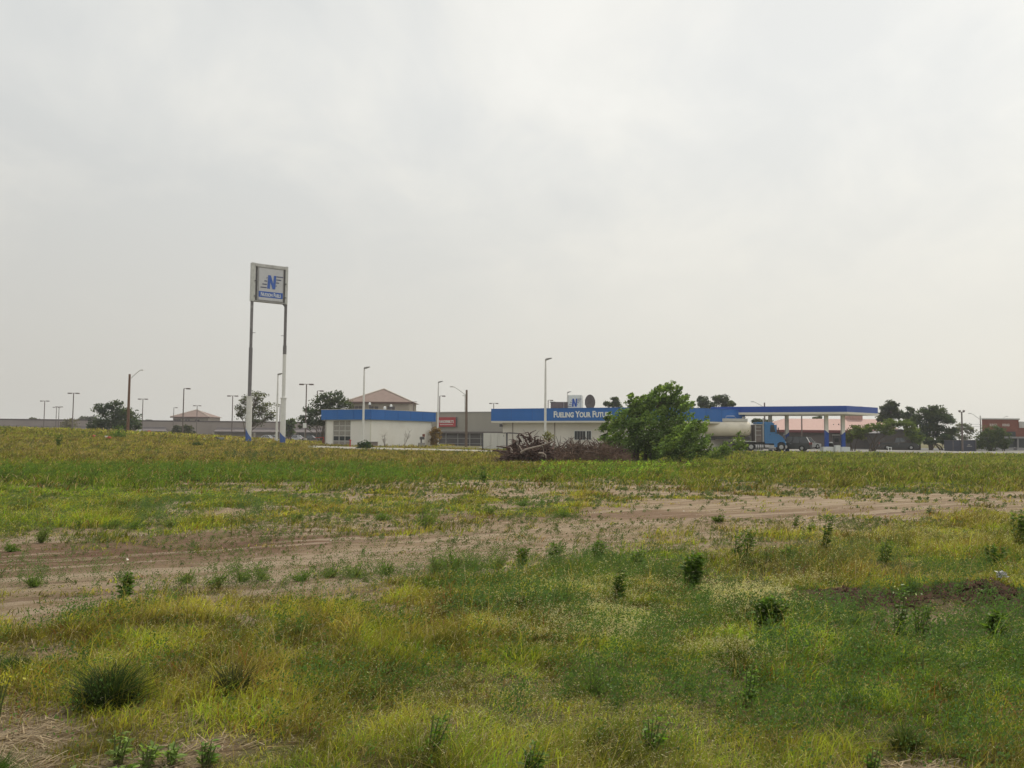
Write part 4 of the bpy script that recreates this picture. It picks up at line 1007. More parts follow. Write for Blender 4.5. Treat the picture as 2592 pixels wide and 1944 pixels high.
def car(name, label, px, row, d, yaw, L, W, H, style, col, group='cars parked in the distance', zz=None, light=False):
    p = gnd(px, d); p.z += .05
    o = empty(name, p, yaw, label, 'car', group)
    m = mat('car_paint_%d_%d_%d' % tuple(int(c * 100) for c in col), col, .3, var=.03, spec=.7)
    h = L / 2; b = H * .55
    if style == 'suv': body = [(-h, .35), (-h + .05, b), (-h * .6, b + .05), (h * .38, b + .02), (h * .88, b - .12), (h, b - .35), (h, .4), (h - .1, .28), (-h + .1, .28)]; cab = [(-h * .96, b), (h * .40, b), (h * .12, H - .03), (-h * .78, H - .03)]
    elif style == 'pickup': body = [(-h, .5), (-h, b + .08), (-h * .2, b + .08), (h * .4, b + .05), (h * .9, b - .02), (h, b - .3), (h, .45), (h - .1, .35), (-h + .1, .35)]; cab = [(-h * .2, b + .05), (h * .42, b + .05), (h * .2, H - .03), (-h * .12, H - .03)]
    else: body = [(-h, .4), (-h + .05, b), (-h * .6, b + .08), (h * .35, b + .05), (h * .9, b - .12), (h, b - .3), (h, .35), (h - .1, .24), (-h + .1, .24)]; cab = [(-h * .72, b + .03), (h * .38, b + .03), (h * .02, H - .03), (-h * .42, H - .03)]
    bd = MB().prism(body, -W / 2, W / 2).build('body', m, o, bevel=.07)
    def frust(pts, w0, w1, shr):
        mb = MB(); 
        for s in (-1, 1):
            for i, (x, z) in enumerate(pts): w = w0 if i < 2 else w1; mb.v.append((x, s * w / 2, z))
        mb.f = [(0, 1, 2, 3), (7, 6, 5, 4), (0, 4, 5, 1), (1, 5, 6, 2), (2, 6, 7, 3), (3, 7, 4, 0)]; return mb
    gl = frust(cab, W - .12, W * .74, 0).build('window', mat('car_glass', (.05, .055, .06), .12, spec=.6), o)
    rf = MB(); x0, x1 = cab[3][0], cab[2][0]
    rf.box((x0 + x1) / 2, 0, H - .06, x1 - x0 + .12, W * .76, .07).build('roof', m, o, bevel=.03)
    n = 3 if style != 'pickup' else 2
    for s in (-1, 1):
        for k in range(n + 1):
            f = k / n; xb = cab[0][0] + (cab[1][0] - cab[0][0]) * f; xt = x0 + (x1 - x0) * f
            MB().tube([(xb, s * (W - .10) / 2, b), (xt, s * W * .375, H - .04)], .045, 5).build('pillar', m, o)
    for s in (-1, 1):
        wheel(o, -h * .6, s * (W / 2 - .08), .34 if H < 1.6 else .38, .22); wheel(o, h * .62, s * (W / 2 - .08), .34 if H < 1.6 else .38, .22)
        MB().box(h - .06, s * W * .36, b - .32, .14, .35, .16).build('headlight', LETTER, o); MB().box(-h + .03, s * W * .38, b - .2, .1, .22, .3).build('tail_light', RED, o)
        MB().box(cab[1][0] - .25, s * (W / 2 + .08), b + .05, .15, .2, .15).build('mirror', m, o)
        MB().box(-.05, s * (W / 2 + .005), b - .12, .2, .02, .04).build('door_handle', CHROME, o)
    MB().box(h - .02, 0, .33, .12, W * .9, .16).build('bumper', DGREY, o); MB().box(-h + .02, 0, .38, .12, W * .9, .18).build('bumper', DGREY, o)
    return o
car('suv', 'dark grey SUV right in front of the blue tractor, facing it', 2003, 1143, 107.5, R(180 - 28), 4.7, 1.9, 1.85, 'suv', (.03, .034, .038), 'cars beside the filling station')
car('suv', 'silver SUV behind the dark SUV, pointing right', 2041, 1139, 134, R(28), 4.6, 1.85, 1.75, 'suv', (.36, .36, .36), 'cars beside the filling station')
car('pickup_truck', 'black pickup parked against the grey annex', 2274, 1141, 128, R(-20), 5.3, 1.95, 1.85, 'pickup', (.02, .022, .025), 'cars beside the filling station')
car('sedan', 'white car left of the white lamp between the sign legs', 672, 1119, 205, R(172), 4.6, 1.8, 1.45, 'sedan', (.6, .6, .58))
car('sedan', 'silver-roofed dark car just behind the white car', 693, 1118, 210, R(8), 4.7, 1.8, 1.5, 'sedan', (.12, .12, .13))
car('suv', 'dark car right of the right sign leg', 737, 1117, 213, R(180), 4.4, 1.8, 1.6, 'suv', (.06, .06, .07))
car('sedan', 'silver car right of the dark car by the right sign leg', 756, 1117, 205, R(-30), 4.3, 1.8, 1.45, 'sedan', (.45, .45, .46))
car('sedan', 'dark car left of the wash building behind the red post', 790, 1118, 200, R(0), 4.4, 1.8, 1.45, 'sedan', (.05, .05, .055))
car('sedan', 'pale car far off under the bushes of the shopping strip', 436, 1106, 232, R(0), 4.4, 1.8, 1.4, 'sedan', (.5, .5, .5))
car('sedan', 'silver car left of the navy container among the tree trunks', 2405, 1137, 165, R(70), 4.5, 1.8, 1.5, 'sedan', (.4, .4, .42))
car('suv', 'white car between the navy container and the leafy bush', 2474, 1139, 150, R(10), 4.5, 1.8, 1.6, 'suv', (.6, .6, .6))

def small_things():
    d = 121; p = gnd(2411, d); q = gnd(2470, d)
    o = empty('container', p, 0, 'navy rolling waste container at the foot of the floodlight pole', 'container'); w = q.x - p.x; h = zrow(2411, 1115, d) - p.z
    NV = mat('navy_metal', (.045, .05, .075), .6, var=.12)
    MB().box(w / 2, 1.2, .0, w, 2.3, h).build('body', NV, o); MB().box(w * .38, -.05, .1, .1, .12, h - .1).box(.05, -.05, .05, .12, .1, h).box(w - .05, -.05, .05, .12, .1, h).build('rib', DGREY, o)
    MB().box(w / 2, 1.2, h, w + .1, 2.4, .08).build('top_rim', DGREY, o)
    MB().box(w * .72, -.02, h * .45, w * .22, .02, .1).box(w * .7, -.02, h * .58, w * .1, .02, .12).build('faded_mark', MGREY, o)
    p = gnd(2252, 122); o = empty('sawhorse', p, 0, 'small white open frame before the black pickup', 'barrier')
    MB().box(-.2, 0, 0, .08, .08, .5).box(.2, 0, 0, .08, .08, .5).build('leg', LETTER, o); MB().box(0, 0, .42, .5, .1, .1).build('crossbar', LETTER, o)
    # boxes, hydrant, markers on the left rise
    def mk(nm, px, top, base, d, lb, cat, fn, z=None):
        zb = zrow(px, base, d); x = at(px, base, d).x; gg = g1(x, d); o = empty(nm, (x, d, gg), 0, lb, cat); fn(o, max(zrow(px, top, d) - gg, .3)); return o
    mk('utility_box', 559, 1117, 1127, 92, 'grey utility cabinet left of the pylon sign', 'utility box', lambda o, h: (MB().box(0, 0, 0, .48, .5, h).build('cabinet', MGREY, o, bevel=.03), MB().box(0, 0, h, .54, .56, .04).build('lid', LGREY, o)))
    mk('utility_box', 549, 1118, 1126, 93, 'smaller green-grey cabinet touching the left of the grey one', 'utility box', lambda o, h: (MB().box(0, 0, 0, .24, .3, h).build('cabinet', DGREY, o, bevel=.02), MB().box(0, 0, h, .28, .34, .03).build('lid', MGREY, o)))
    YM = mat('marker_yellow', (.42, .40, .05), .6); PM = mat('marker_pale', (.5, .52, .35), .6)
    mk('marker_post', 517, 1118, 1128, 88, 'pale yellow marker post beside the round green shrub', 'marker post', lambda o, h: (MB().box(0, 0, 0, .16, .06, h * .85).build('post', PM, o), MB().box(0, 0, h * .85, .12, .06, h * .15).build('cap', YM, o)))
    mk('marker_post', 114, 1103, 1125, 78, 'left one of two yellow marker posts on the grassy rise', 'marker post', lambda o, h: (MB().box(0, 0, 0, .12, .05, h * .9).build('post', YM, o), MB().box(0, 0, h * .9, .1, .05, h * .1).build('cap', PM, o)))
    mk('marker_post', 149, 1103, 1123, 78, 'right one of two yellow marker posts on the grassy rise', 'marker post', lambda o, h: (MB().box(0, 0, 0, .12, .05, h * .9).build('post', YM, o), MB().box(0, 0, h * .9, .1, .05, h * .1).build('cap', PM, o)))
    mk('fire_hydrant', 275, 1114, 1128, 76, 'red hydrant half hidden in the grass of the rise', 'fire hydrant', lambda o, h: (MB().tube([(0, 0, 0), (0, 0, h * .75), (0, 0, h * .78), (0, 0, h * .92), (0, 0, h)], [.13, .12, .16, .13, .03], 10).build('barrel', RED, o), MB().tube([(-.2, 0, h * .6), (.2, 0, h * .6)], .06, 8).build('nozzle', RED, o)))
    mk('white_marker', 268, 1117, 1127, 77, 'small white marker left of the red hydrant', 'marker post', lambda o, h: (MB().box(0, 0, 0, .1, .06, h * .7).build('post', LETTER, o), MB().box(0, 0, h * .7, .22, .07, h * .3).build('plate', LETTER, o)))
    mk('red_marker', 237, 1121, 1127, 77, 'low orange-red cap in the grass left of the hydrant', 'marker post', lambda o, h: (MB().tube([(0, 0, 0), (0, 0, h * .8)], .06, 8).build('stub', RED, o), MB().tube([(0, 0, h * .8), (0, 0, h)], [.16, .1], 8).build('cap', RED, o)))
    mk('bollard', 886, 1113, 1140, 90, 'thin red bollard in front of the roll-up door', 'bollard', lambda o, h: (MB().tube([(0, 0, 0), (0, 0, h)], .07, 8).build('post', RED, o), MB().box(0, 0, h - .12, .2, .04, .12).build('cap', RED, o)))
    mk('bollard', 2570, 1133, 1143, 138, 'dark round bollard before the brick restaurant', 'bollard', lambda o, h: (MB().tube([(0, 0, 0), (0, 0, h * .9)], .28, 10).build('post', DGREY, o), MB().tube([(0, 0, h * .9), (0, 0, h)], [.3, .1], 10).build('cap', DGREY, o)))
    mk('red_canister', 821, 1106, 1126, 104, 'red and brown pump box at the left corner of the wash building', 'pump box', lambda o, h: (MB().box(0, 0, 0, .5, .4, h * .6).build('cabinet', mat('rust_red', (.2, .07, .05), .7), o), MB().tube([(-.1, 0, h * .6), (-.1, 0, h)], .06, 6).build('pipe', RED, o), MB().tube([(-.1, 0, h * .95), (-1.2, 0, h * .85)], .03, 6).build('hose', RED, o)))
    d = 152; x = at(378, 1093, d).x
    o = empty('stop_sign', (x, d, 0), 0, 'red octagonal stop sign on a thin post before the shopping strip', 'sign'); h = zrow(378, 1089, d)
    MB().tube([(0, 0, -.2), (0, 0, h)], .05, 6).build('post', MGREY, o)
    oc = [(math.cos(R(22.5 + 45 * k)) * .42, h - .42 + math.sin(R(22.5 + 45 * k)) * .42) for k in range(8)]
    pl = MB().prism(oc, -.07, -.04).build('sign_plate', mat('stop_red', (.5, .05, .05), .5), o); text_mesh('STOP', .28, LETTER, pl, face_mat((0, -.07, 0), (1, -.07, 0), 0, h - .5, .01), ext=.003)
    for px, row, d, lb in ((356, 1093, 148, 'small white sign on the lamp right of the dark round tree'), (772, 1078, 122.5, 'white notice fixed to the tallest twin-headed lamp')):
        q = at(px, row, d); o = empty('notice_sign', (q.x, d - .2, 0), 0, lb, 'sign')
        MB().box(0, 0, q.z - .3, .5, .04, .7).build('sign_plate', LETTER, o); MB().tube([(0, .05, 0), (0, .05, q.z)], .03, 6).build('post', MGREY, o)
small_things()

# ------------------------------------------------------------------ trees and shrubs
BARK = mat('dark_bark', (.075, .055, .04), .95, var=.3, scale=5)
PBARK = mat('pale_bark', (.22, .20, .17), .95, var=.3, scale=5)
LEAF = leafmat('tree_foliage'); 
def leafcloud(name, pts, size, cols, m, parent, elong=1.8, wind=(0, 0, 0), flat=0.0):
    n = len(pts); r = RNG
    a = r.normal(size=(n, 3)) + np.array(wind); a /= np.linalg.norm(a, axis=1, keepdims=True)
    b = r.normal(size=(n, 3)); b -= (b * a).sum(1, keepdims=True) * a; b /= np.linalg.norm(b, axis=1, keepdims=True)
    s = size * r.uniform(.6, 1.35, (n, 1))
    A = a * s * elong * .5; B = b * s * .5
    v = np.stack([pts - A, pts + B * .9 + A * .1, pts + A, pts - B * .9 + A * .1], 1).reshape(-1, 3)
    f = np.arange(4 * n).reshape(n, 4)
    return npmesh(name, v, f, m, parent, np.repeat(cols, 4, 0))
def tree(name, label, d, lobes, base_px, base_row, n_leaf, leaf, col, cat='tree', group=None, bark=None, wind=(0, 0, 0), stems=1, sparse=1.0, clump=.16, depth=.85, trunk_r=.18, colvar=.28, elong=1.8, bare=0):
    """lobes: (px, row, half width px, half height px)"""
    base = gnd(base_px, d)
    o = empty(name, base, 0, label, cat, group)
    s = d / F; tot = sum(a * b for _, _, a, b in lobes)
    P = []; C = []; cents = []
    for px, py, a, b in lobes:
        c = at(px, py, d); c = np.array([c.x - base.x, RNG.uniform(-.4, .4) * a * s, c.z - base.z]); ra, rb = a * s, b * s; rd = ra * depth
        cents.append((c, ra, rb))
        k = max(5, int(9 * (a * b / tot) * len(lobes) * sparse * 2))
        dirs = RNG.normal(size=(k, 3)); dirs /= np.linalg.norm(dirs, axis=1, keepdims=True); rad = RNG.uniform(.25, 1, (k, 1)) ** .5
        cc = c + dirs * rad * np.array([ra, rd, rb]) * .86
        m_ = max(3, int(n_leaf * (a * b / tot) / k))
        cr = clump * (ra + rb) * RNG.uniform(.7, 1.5, (k, 1, 1))
        g = RNG.normal(size=(k, m_, 3)); g /= np.maximum(np.linalg.norm(g, axis=2, keepdims=True), 1e-6); g *= RNG.uniform(0, 1, (k, m_, 1)) ** .45
        g = g * cr * np.array([1.25, 1.0, .8])
        if wind[0] >= .8:
            tt = RNG.uniform(0, 1, (k, m_, 1)) ** 1.3; g = g * (1 - .75 * tt) + tt * cr * 2.6 * np.array([.75, .0, .62]) * RNG.uniform(.5, 1.2, (k, 1, 1))
        pts = cc[:, None, :] + g
        base_c = np.array(col) * (1 + colvar * RNG.uniform(-1, 1, (k, 1))) * np.array([1, 1, 1]) + np.array([.02, .018, -.004]) * RNG.uniform(-1, 1, (k, 1))
        cl = np.repeat(base_c[:, None, :], m_, 1) * (1 + .18 * RNG.uniform(-1, 1, (k, m_, 1)))
        P.append(pts.reshape(-1, 3)); C.append(np.clip(cl.reshape(-1, 3), .005, 1))
    P = np.concatenate(P); C = np.concatenate(C)
    if wind[0] >= .8:
        k_ = RNG.uniform(0, 1, len(C)) < .07; C[k_] = C[k_] * 1.6 + np.array([.09, .10, .07])
    keep = P[:, 2] > -.05; P, C = P[keep], C[keep]
    leafcloud('crown', P, leaf, C, LEAF, o, elong, wind)
    tb = MB(); top = max(c[2] for c, _, _ in cents)
    bk = bark or BARK
    for i, (c, ra, rb) in enumerate(cents):
        st = (i % stems) - (stems - 1) / 2; x0 = st * .35
        e = Vector((c[0], c[1], c[2])); m1 = Vector((x0 + (c[0] - x0) * .25, c[1] * .3, max(.3, c[2] * .45)))
        r0 = trunk_r * (.6 + .4 * (i < stems)); tb.tube([(x0, st * .2, -.15), tuple(m1 * .5 + Vector((x0 * .5, 0, 0))), tuple(m1), tuple(e)], [r0, r0 * .8, r0 * .55, r0 * .16], 7)
        for k in range(6 + bare):
            dv = Vector(RNG.normal(size=3)); dv.normalize(); q = e.lerp(m1, RNG.uniform(0, .6)); end = e + Vector((dv.x * ra, dv.y * ra * depth, dv.z * rb)) * RNG.uniform(.6, 1.0)
            md = q.lerp(end, .5) + Vector(RNG.normal(size=3)) * ra * .08
            tb.tube([tuple(q), tuple(md), tuple(end)], [r0 * .25, r0 * .15, r0 * .05], 5)
    tb.build('trunk', bk, o)
    return o
G_D = (.048, .070, .038); G_M = (.055, .085, .028); G_B = (.09, .14, .03); G_G = (.06, .068, .045)
# the wind-blown tree next to the brush pile
tree('windblown_tree', 'big wind-blown green tree beside the brush pile in front of the shop', 56, [(1680, 1003, 38, 34), (1652, 1030, 48, 40), (1700, 1050, 40, 48), (1608, 1050, 36, 44), (1592, 1015, 14, 28), (1570, 1082, 44, 46), (1640, 1095, 70, 60), (1535, 1110, 30, 44), (1575, 1135, 55, 36), (1640, 1145, 60, 28), (1700, 1110, 44, 50), (1545, 1060, 14, 22)], 1625, 1172, 24000, .105, (.13, .20, .052), wind=(1.0, 0, .6), stems=5, clump=.13, trunk_r=.09, colvar=.5, sparse=1.5)
tree('leafy_bush', 'paler leafy bush leaning out on the right of the big wind-blown tree', 53.5, [(1745, 1092, 40, 26), (1715, 1120, 50, 34), (1690, 1142, 50, 26), (1765, 1132, 34, 26), (1775, 1085, 22, 14), (1730, 1150, 50, 20)], 1720, 1172, 9500, .09, (.135, .205, .052), 'bush', wind=(1.0, 0, .4), stems=4, clump=.15, trunk_r=.05, colvar=.45, sparse=1.5)
for px, row, a, b, lb in ((1826, 1136, 22, 12, 'low ragged bush before the tank trailer, left one'), (1862, 1122, 20, 26, 'upright ragged bush before the tractor fuel tanks'), (1800, 1150, 30, 14, 'low spreading bush at the foot of the leafy bush')):
    tree('ragged_bush', lb, 62, [(px, row + 4, a * .8, b * .8), (px + 8, row + 12, a * .8, b * .5), (px + 6, row - b * .8, 5, 8)], px, 1150, 620, .09, (.12, .18, .04), 'bush', wind=(.8, 0, .5), stems=3, trunk_r=.025, clump=.25, sparse=1.2)
tree('round_shrub', 'dark green round shrub in front of the wash building corner', 82, [(924, 1131, 17, 14), (915, 1138, 14, 8)], 922, 1146, 1500, .11, (.035, .06, .022), 'shrub', stems=3, trunk_r=.03, clump=.25)
tree('round_shrub', 'green round shrub on the rise left of the pylon sign', 74, [(500, 1129, 13, 8), (492, 1133, 9, 5)], 500, 1138, 1000, .09, (.04, .075, .022), 'shrub', stems=3, trunk_r=.02, clump=.25)
tree('yellow_shrub', 'orange-brown shrub at the right end of the wash building', 106, [(1103, 1100, 12, 20), (1100, 1118, 13, 10)], 1101, 1130, 1100, .14, (.20, .13, .05), 'shrub', stems=3, trunk_r=.03, clump=.25)
tree('pale_sapling', 'thin pale sapling behind the brush pile against the cream wall', 70, [(1390, 1105, 14, 12), (1382, 1098, 9, 9)], 1386, 1140, 350, .09, (.17, .17, .09), 'tree', bark=PBARK, trunk_r=.03, clump=.3)
# far trees, left to right
far = [
 ('dark_tree', 'dark round-crowned tree behind the street lamp pole', 135, [(290, 1028, 26, 16), (255, 1040, 20, 20), (315, 1048, 28, 18), (285, 1060, 56, 26), (250, 1078, 32, 18), (325, 1075, 34, 20), (355, 1082, 14, 10), (232, 1085, 14, 10)], 290, 6500, .2, G_D),
 ('grey_shrub', 'pale bare shrub behind the tall twin-headed lamp at left', 170, [(175, 1072, 22, 16), (165, 1080, 16, 10)], 175, 500, .22, (.12, .11, .075)),
 ('distant_tree', 'distant small tree behind the strip roof, nearest the left edge', 300, [(82, 1062, 9, 5), (97, 1063, 6, 3)], 85, 500, .4, G_G),
 ('distant_tree', 'low distant tree behind the strip roof just left of the dark round tree', 300, [(215, 1062, 20, 7), (235, 1060, 14, 6)], 220, 900, .4, G_G),
 ('distant_tree', 'low distant tree behind the strip roof right of the dark round tree', 300, [(375, 1067, 14, 4), (385, 1068, 8, 4)], 378, 500, .4, G_G),
 ('car_park_tree', 'left bushy tree in front of the farther tower', 175, [(450, 1092, 17, 12), (447, 1084, 9, 7)], 450, 1300, .22, G_G),
 ('car_park_tree', 'right bushy tree in front of the farther tower', 170, [(472, 1088, 14, 16), (485, 1098, 12, 9)], 474, 1300, .22, G_G),
 ('green_tree', 'small green tree just right of the pylon sign', 170, [(733, 1075, 16, 14), (742, 1068, 10, 9), (730, 1092, 14, 14)], 733, 1600, .25, G_M),
 ('dark_tree', 'large dark tree left of the wash building', 130, [(845, 1005, 34, 16), (820, 1020, 34, 18), (868, 1022, 30, 16), (790, 1042, 26, 18), (840, 1045, 40, 24), (770, 1062, 20, 12), (800, 1070, 34, 16), (850, 1070, 30, 18), (762, 1075, 14, 8)], 815, 6500, .2, G_D),
 ('rooftop_tree', 'dark tree top behind the shop roof right of the satellite dish', 160, [(1556, 1014, 12, 10), (1540, 1024, 16, 8), (1562, 1026, 14, 10)], 1552, 1500, .24, G_D),
 ('rooftop_tree', 'dark spreading tree behind the shop roof right of the wind-blown tree', 150, [(1822, 1010, 22, 14), (1780, 1014, 16, 14), (1840, 1022, 18, 10), (1790, 1026, 26, 10), (1750, 1025, 12, 6), (1855, 1024, 8, 5)], 1805, 3400, .22, G_D),
 ('distant_tree', 'thin distant treetops behind the tractor cab under the canopy', 170, [(1915, 1066, 16, 6), (1940, 1067, 16, 5), (1960, 1070, 8, 4)], 1935, 900, .25, G_D),
 ('distant_tree', 'distant treetop over the pink roof under the canopy', 220, [(2068, 1058, 12, 4), (2075, 1056, 6, 4)], 2068, 300, .3, G_D),
 ('dark_tree', 'tall tree behind the right end of the canopy', 135, [(2256, 1025, 16, 16), (2244, 1042, 20, 18), (2262, 1048, 18, 16), (2240, 1058, 24, 10)], 2250, 3300, .2, (.045, .06, .035)),
 ('dark_tree', 'narrow dark tree between the canopy tree and the big dark tree', 140, [(2305, 1042, 12, 14), (2290, 1052, 14, 12), (2308, 1062, 20, 18)], 2303, 2200, .2, G_D),
 ('dark_tree', 'biggest dark tree of the group left of the floodlight pole', 132, [(2350, 1040, 26, 18), (2385, 1046, 22, 20), (2330, 1060, 26, 24), (2375, 1070, 34, 26), (2405, 1064, 18, 16), (2340, 1090, 30, 26), (2385, 1100, 30, 20), (2412, 1090, 12, 14)], 2355, 8500, .19, G_D),
 ('dark_tree', 'lower dark tree under the biggest one, left of the navy container', 128, [(2320, 1105, 18, 16), (2350, 1115, 22, 10), (2395, 1112, 20, 12)], 2385, 2600, .19, G_D),
 ('pale_tree', 'thin greyish tree behind the floodlight pole', 170, [(2440, 1082, 18, 12), (2425, 1095, 16, 12), (2452, 1090, 14, 12), (2445, 1108, 18, 8)], 2438, 1100, .24, (.10, .11, .08)),
 ('leaning_tree', 'green wind-leaning tree with many bare stems right of the canopy', 112, [(2262, 1070, 26, 12), (2290, 1074, 22, 14), (2225, 1080, 30, 12), (2190, 1085, 24, 12), (2310, 1095, 20, 20), (2322, 1112, 14, 16), (2165, 1088, 16, 12), (2245, 1090, 22, 10)], 2206, 5200, .15, (.10, .14, .04)),
 ('leaning_tree', 'smaller wind-leaning tree just right of the right canopy column', 116, [(2160, 1090, 20, 16), (2148, 1108, 12, 16), (2178, 1100, 16, 14)], 2160, 2300, .14, (.085, .105, .045)),
 ('leafy_bush', 'large dense bush in front of the brick restaurant', 124, [(2515, 1092, 26, 20), (2495, 1112, 24, 24), (2535, 1105, 22, 22), (2505, 1130, 34, 14), (2478, 1118, 10, 20), (2530, 1125, 18, 14)], 2510, 5200, .15, (.065, .092, .038)),
 ('round_shrub', 'dark small round shrub right of the large dense bush', 126, [(2543, 1128, 9, 12), (2540, 1120, 8, 8)], 2542, 900, .14, G_D)]
for nm, lb, d, lobes, bpx, nl, ls, c in far:
    grp = {'dark_tree': 'dark trees of the surroundings', 'distant_tree': 'distant trees on the horizon'}.get(nm)
    st = 4 if nm == 'leaning_tree' else 3 if 'bush' in nm or 'shrub' in nm else 2
    tree(nm, lb, d, lobes, bpx, 1130, nl, ls, c, 'bush' if 'bush' in nm else 'shrub' if 'shrub' in nm else 'tree', grp, stems=st, trunk_r=.16 if st < 3 else .09, clump=.19, wind=(.5, 0, .2), sparse=1.1, bark=PBARK if nm == 'pale_tree' else BARK, bare=4 if nm in ('leaning_tree', 'pale_tree', 'grey_shrub') else 0)
tree('half_bare_tree', 'half-bare tree with grey twigs behind the pylon sign', 140, [(655, 1005, 26, 16), (672, 1030, 30, 14), (640, 1042, 28, 20), (685, 1050, 18, 16), (650, 1062, 34, 12), (625, 1015, 20, 14), (610, 1040, 18, 22)], 622, 1110, 2400, .2, (.085, .095, .05), bark=mat('twig_grey', (.13, .105, .085), .95), trunk_r=.2, clump=.2, stems=1, bare=34, sparse=.8)

# ------------------------------------------------------------------ brush pile
def pile():
    d = 53.0; s = d / F
    ROOT = mat('dead_root', (.085, .050, .040), .95, var=.55, scale=4, bump=.4); PALE = mat('bleached_wood', (.30, .25, .21), .9, var=.3, scale=6, dirt=(.16, .12, .10)); TW = mat('dry_twigs', (.17, .11, .08), .95, var=.6, scale=2.5)
    c = gnd(1330, d)
    o = empty('root_pile', c, 0, 'heap of dark uprooted stumps and roots in front of the shop', 'brush pile')
    def h1(px): return np.interp(px, [1255, 1275, 1300, 1325, 1340, 1365, 1385, 1400, 1425], [6, 26, 52, 68, 76, 74, 58, 38, 18])
    mb = MB(); rr = RNG
    for i in range(560):
        px = rr.uniform(1278, 1402); hh = h1(px) * s; y = rr.uniform(-1.5, 1.5); z = hh * rr.uniform(.0, .92) * (1 - abs(y) / 2.6)
        p = Vector(((px - 1330) * s, y, z)); dv = Vector(rr.normal(size=3)); dv.z = abs(dv.z) * .35 if z < hh * .5 else dv.z * .5 + .15; dv.normalize(); L = rr.uniform(.25, .85)
        k = Vector(rr.normal(size=3)) * .3 * L; r0 = rr.uniform(.02, .08)
        e = p + dv * L; e.z = min(max(e.z, .02), hh * 1.15 + .1)
        mb.tube([tuple(p), tuple(p.lerp(e, .4) + k * .5), tuple(p.lerp(e, .75) + k * .6), tuple(e)], [r0, r0 * .85, r0 * .55, r0 * .2], 6)
    mb.build('roots', ROOT, o)
    core = MB(); n = 0
    for px in range(1275, 1410, 14):
        for y in (-.7, .1, .8):
            hh = h1(px) * s * .5 * (1 - abs(y) * .25); core.tube([((px - 1330) * s, y, 0), ((px - 1330) * s + rr.uniform(-.1, .1), y, hh * .7), ((px - 1330) * s, y + .1, hh)], [.34, .27, .08], 7)
    core.build('stump', ROOT, o)
    tw = MB()
    for i in range(260):
        px = rr.uniform(1255, 1420); hh = h1(px) * s; y = rr.uniform(-1.6, 1.4); p = Vector(((px - 1330) * s, y, hh * rr.uniform(.1, .9) * (1 - abs(y) / 2.8))); dv = Vector(rr.normal(size=3)); dv.z = abs(dv.z) * .6; L = rr.uniform(.25, .8)
        tw.tube([tuple(p), tuple(p + dv.normalized() * L * .5 + Vector(rr.normal(size=3)) * .06), tuple(p + dv.normalized() * L)], [.014, .011, .005], 4)
    tw.build('twigs', mat('root_twigs', (.16, .10, .078), .95, var=.4), o)
    # branches that stand out
    def stick(pts, r, m, lb, cat='branch', nm='branch'):
        P = [at(px, py, dd) for px, py, dd in pts]; b = P[0]; q = empty(nm, b, 0, lb, cat, 'branches lying on the root pile')
        MB().tube([tuple(p - b) for p in P], [r * (1 - .6 * i / (len(P) - 1)) for i in range(len(P))], 8).build('bough', m, q); 
        t = MB(); e = P[-1] - b
        for k in range(3): t.tube([tuple(e * .7), tuple(e * .7 + Vector(rr.normal(size=3)) * .22)], [r * .25, r * .08], 5)
        t.build('side_twig', m, q)
    stick([(1318, 1146, 51.2), (1330, 1138, 51.1), (1352, 1132, 51.1), (1368, 1128, 51.3), (1400, 1117, 51.6)], .075, PALE, 'long pale log slanting up to the right on the root pile', 'log', 'log')
    stick([(1386, 1121, 51.5), (1376, 1112, 51.4), (1370, 1104, 51.5)], .06, PALE, 'short pale branch pointing up-left at the top of the pile', 'log', 'log')
    stick([(1364, 1147, 50.9), (1374, 1147, 50.8), (1381, 1152, 50.8), (1382, 1160, 50.8)], .07, PALE, 'bleached bent branch curving down at the pile foot', 'log', 'log')
    stick([(1321, 1140, 51), (1317, 1133, 51), (1313, 1126, 51.1)], .05, PALE, 'short pale stub near the left middle of the pile', 'log', 'log')
    stick([(1296, 1146, 51), (1297, 1140, 51), (1292, 1133, 51.2)], .055, PALE, 'pale curved end at the left of the pile', 'log', 'log')
    stick([(1310, 1122, 52.5), (1303, 1115, 52.6), (1294, 1112, 52.8), (1286, 1114, 53)], .025, ROOT, 'thin dark branch arching left over the pile')
    stick([(1345, 1112, 52), (1341, 1102, 52), (1337, 1094, 52), (1328, 1096, 52)], .045, ROOT, 'dark forked branch standing up on the crest of the pile')
    stick([(1325, 1122, 54), (1325, 1096, 54), (1334, 1098, 54)], .02, PALE, 'thin upright pale stick behind the crest of the pile')
    stick([(1378, 1125, 52), (1392, 1122, 52), (1403, 1116, 52), (1402, 1112, 52)], .05, ROOT, 'dark branch end sticking out right of the crest')
    stick([(1405, 1135, 53), (1425, 1127, 53), (1438, 1115, 53), (1442, 1110, 53)], .035, ROOT, 'long bare branch rising right beside the crest')
    stick([(1445, 1122, 53), (1445, 1108, 53)], .05, ROOT, 'short upright stub between the piles', 'stub')
    stick([(1352, 1104, 52.5), (1358, 1098, 52.5), (1363, 1091, 52.5)], .016, ROOT, 'thin curved twig at the very top of the pile')
    q = at(1322, 1172, 50); ob = empty('pale_rubble', (q.x, 50, g1(q.x, 50)), 0, 'pale concrete rubble at the foot of the root pile', 'rubble')
    for k in range(11):
        x = rr.uniform(-.45, .45); MB().box(x, rr.uniform(-.2, .2), -.03, rr.uniform(.12, .3), .2, rr.uniform(.08, .2), rr.uniform(0, 3), (.7, .6)).build('chunk', LETTER if k % 2 else LGREY, ob)
    # lighter heap of dry twigs at the right
    c2 = gnd(1480, 54); o2 = empty('twig_pile', c2, 0, 'lower brown heap of dry twigs between the root pile and the big tree', 'brush pile')
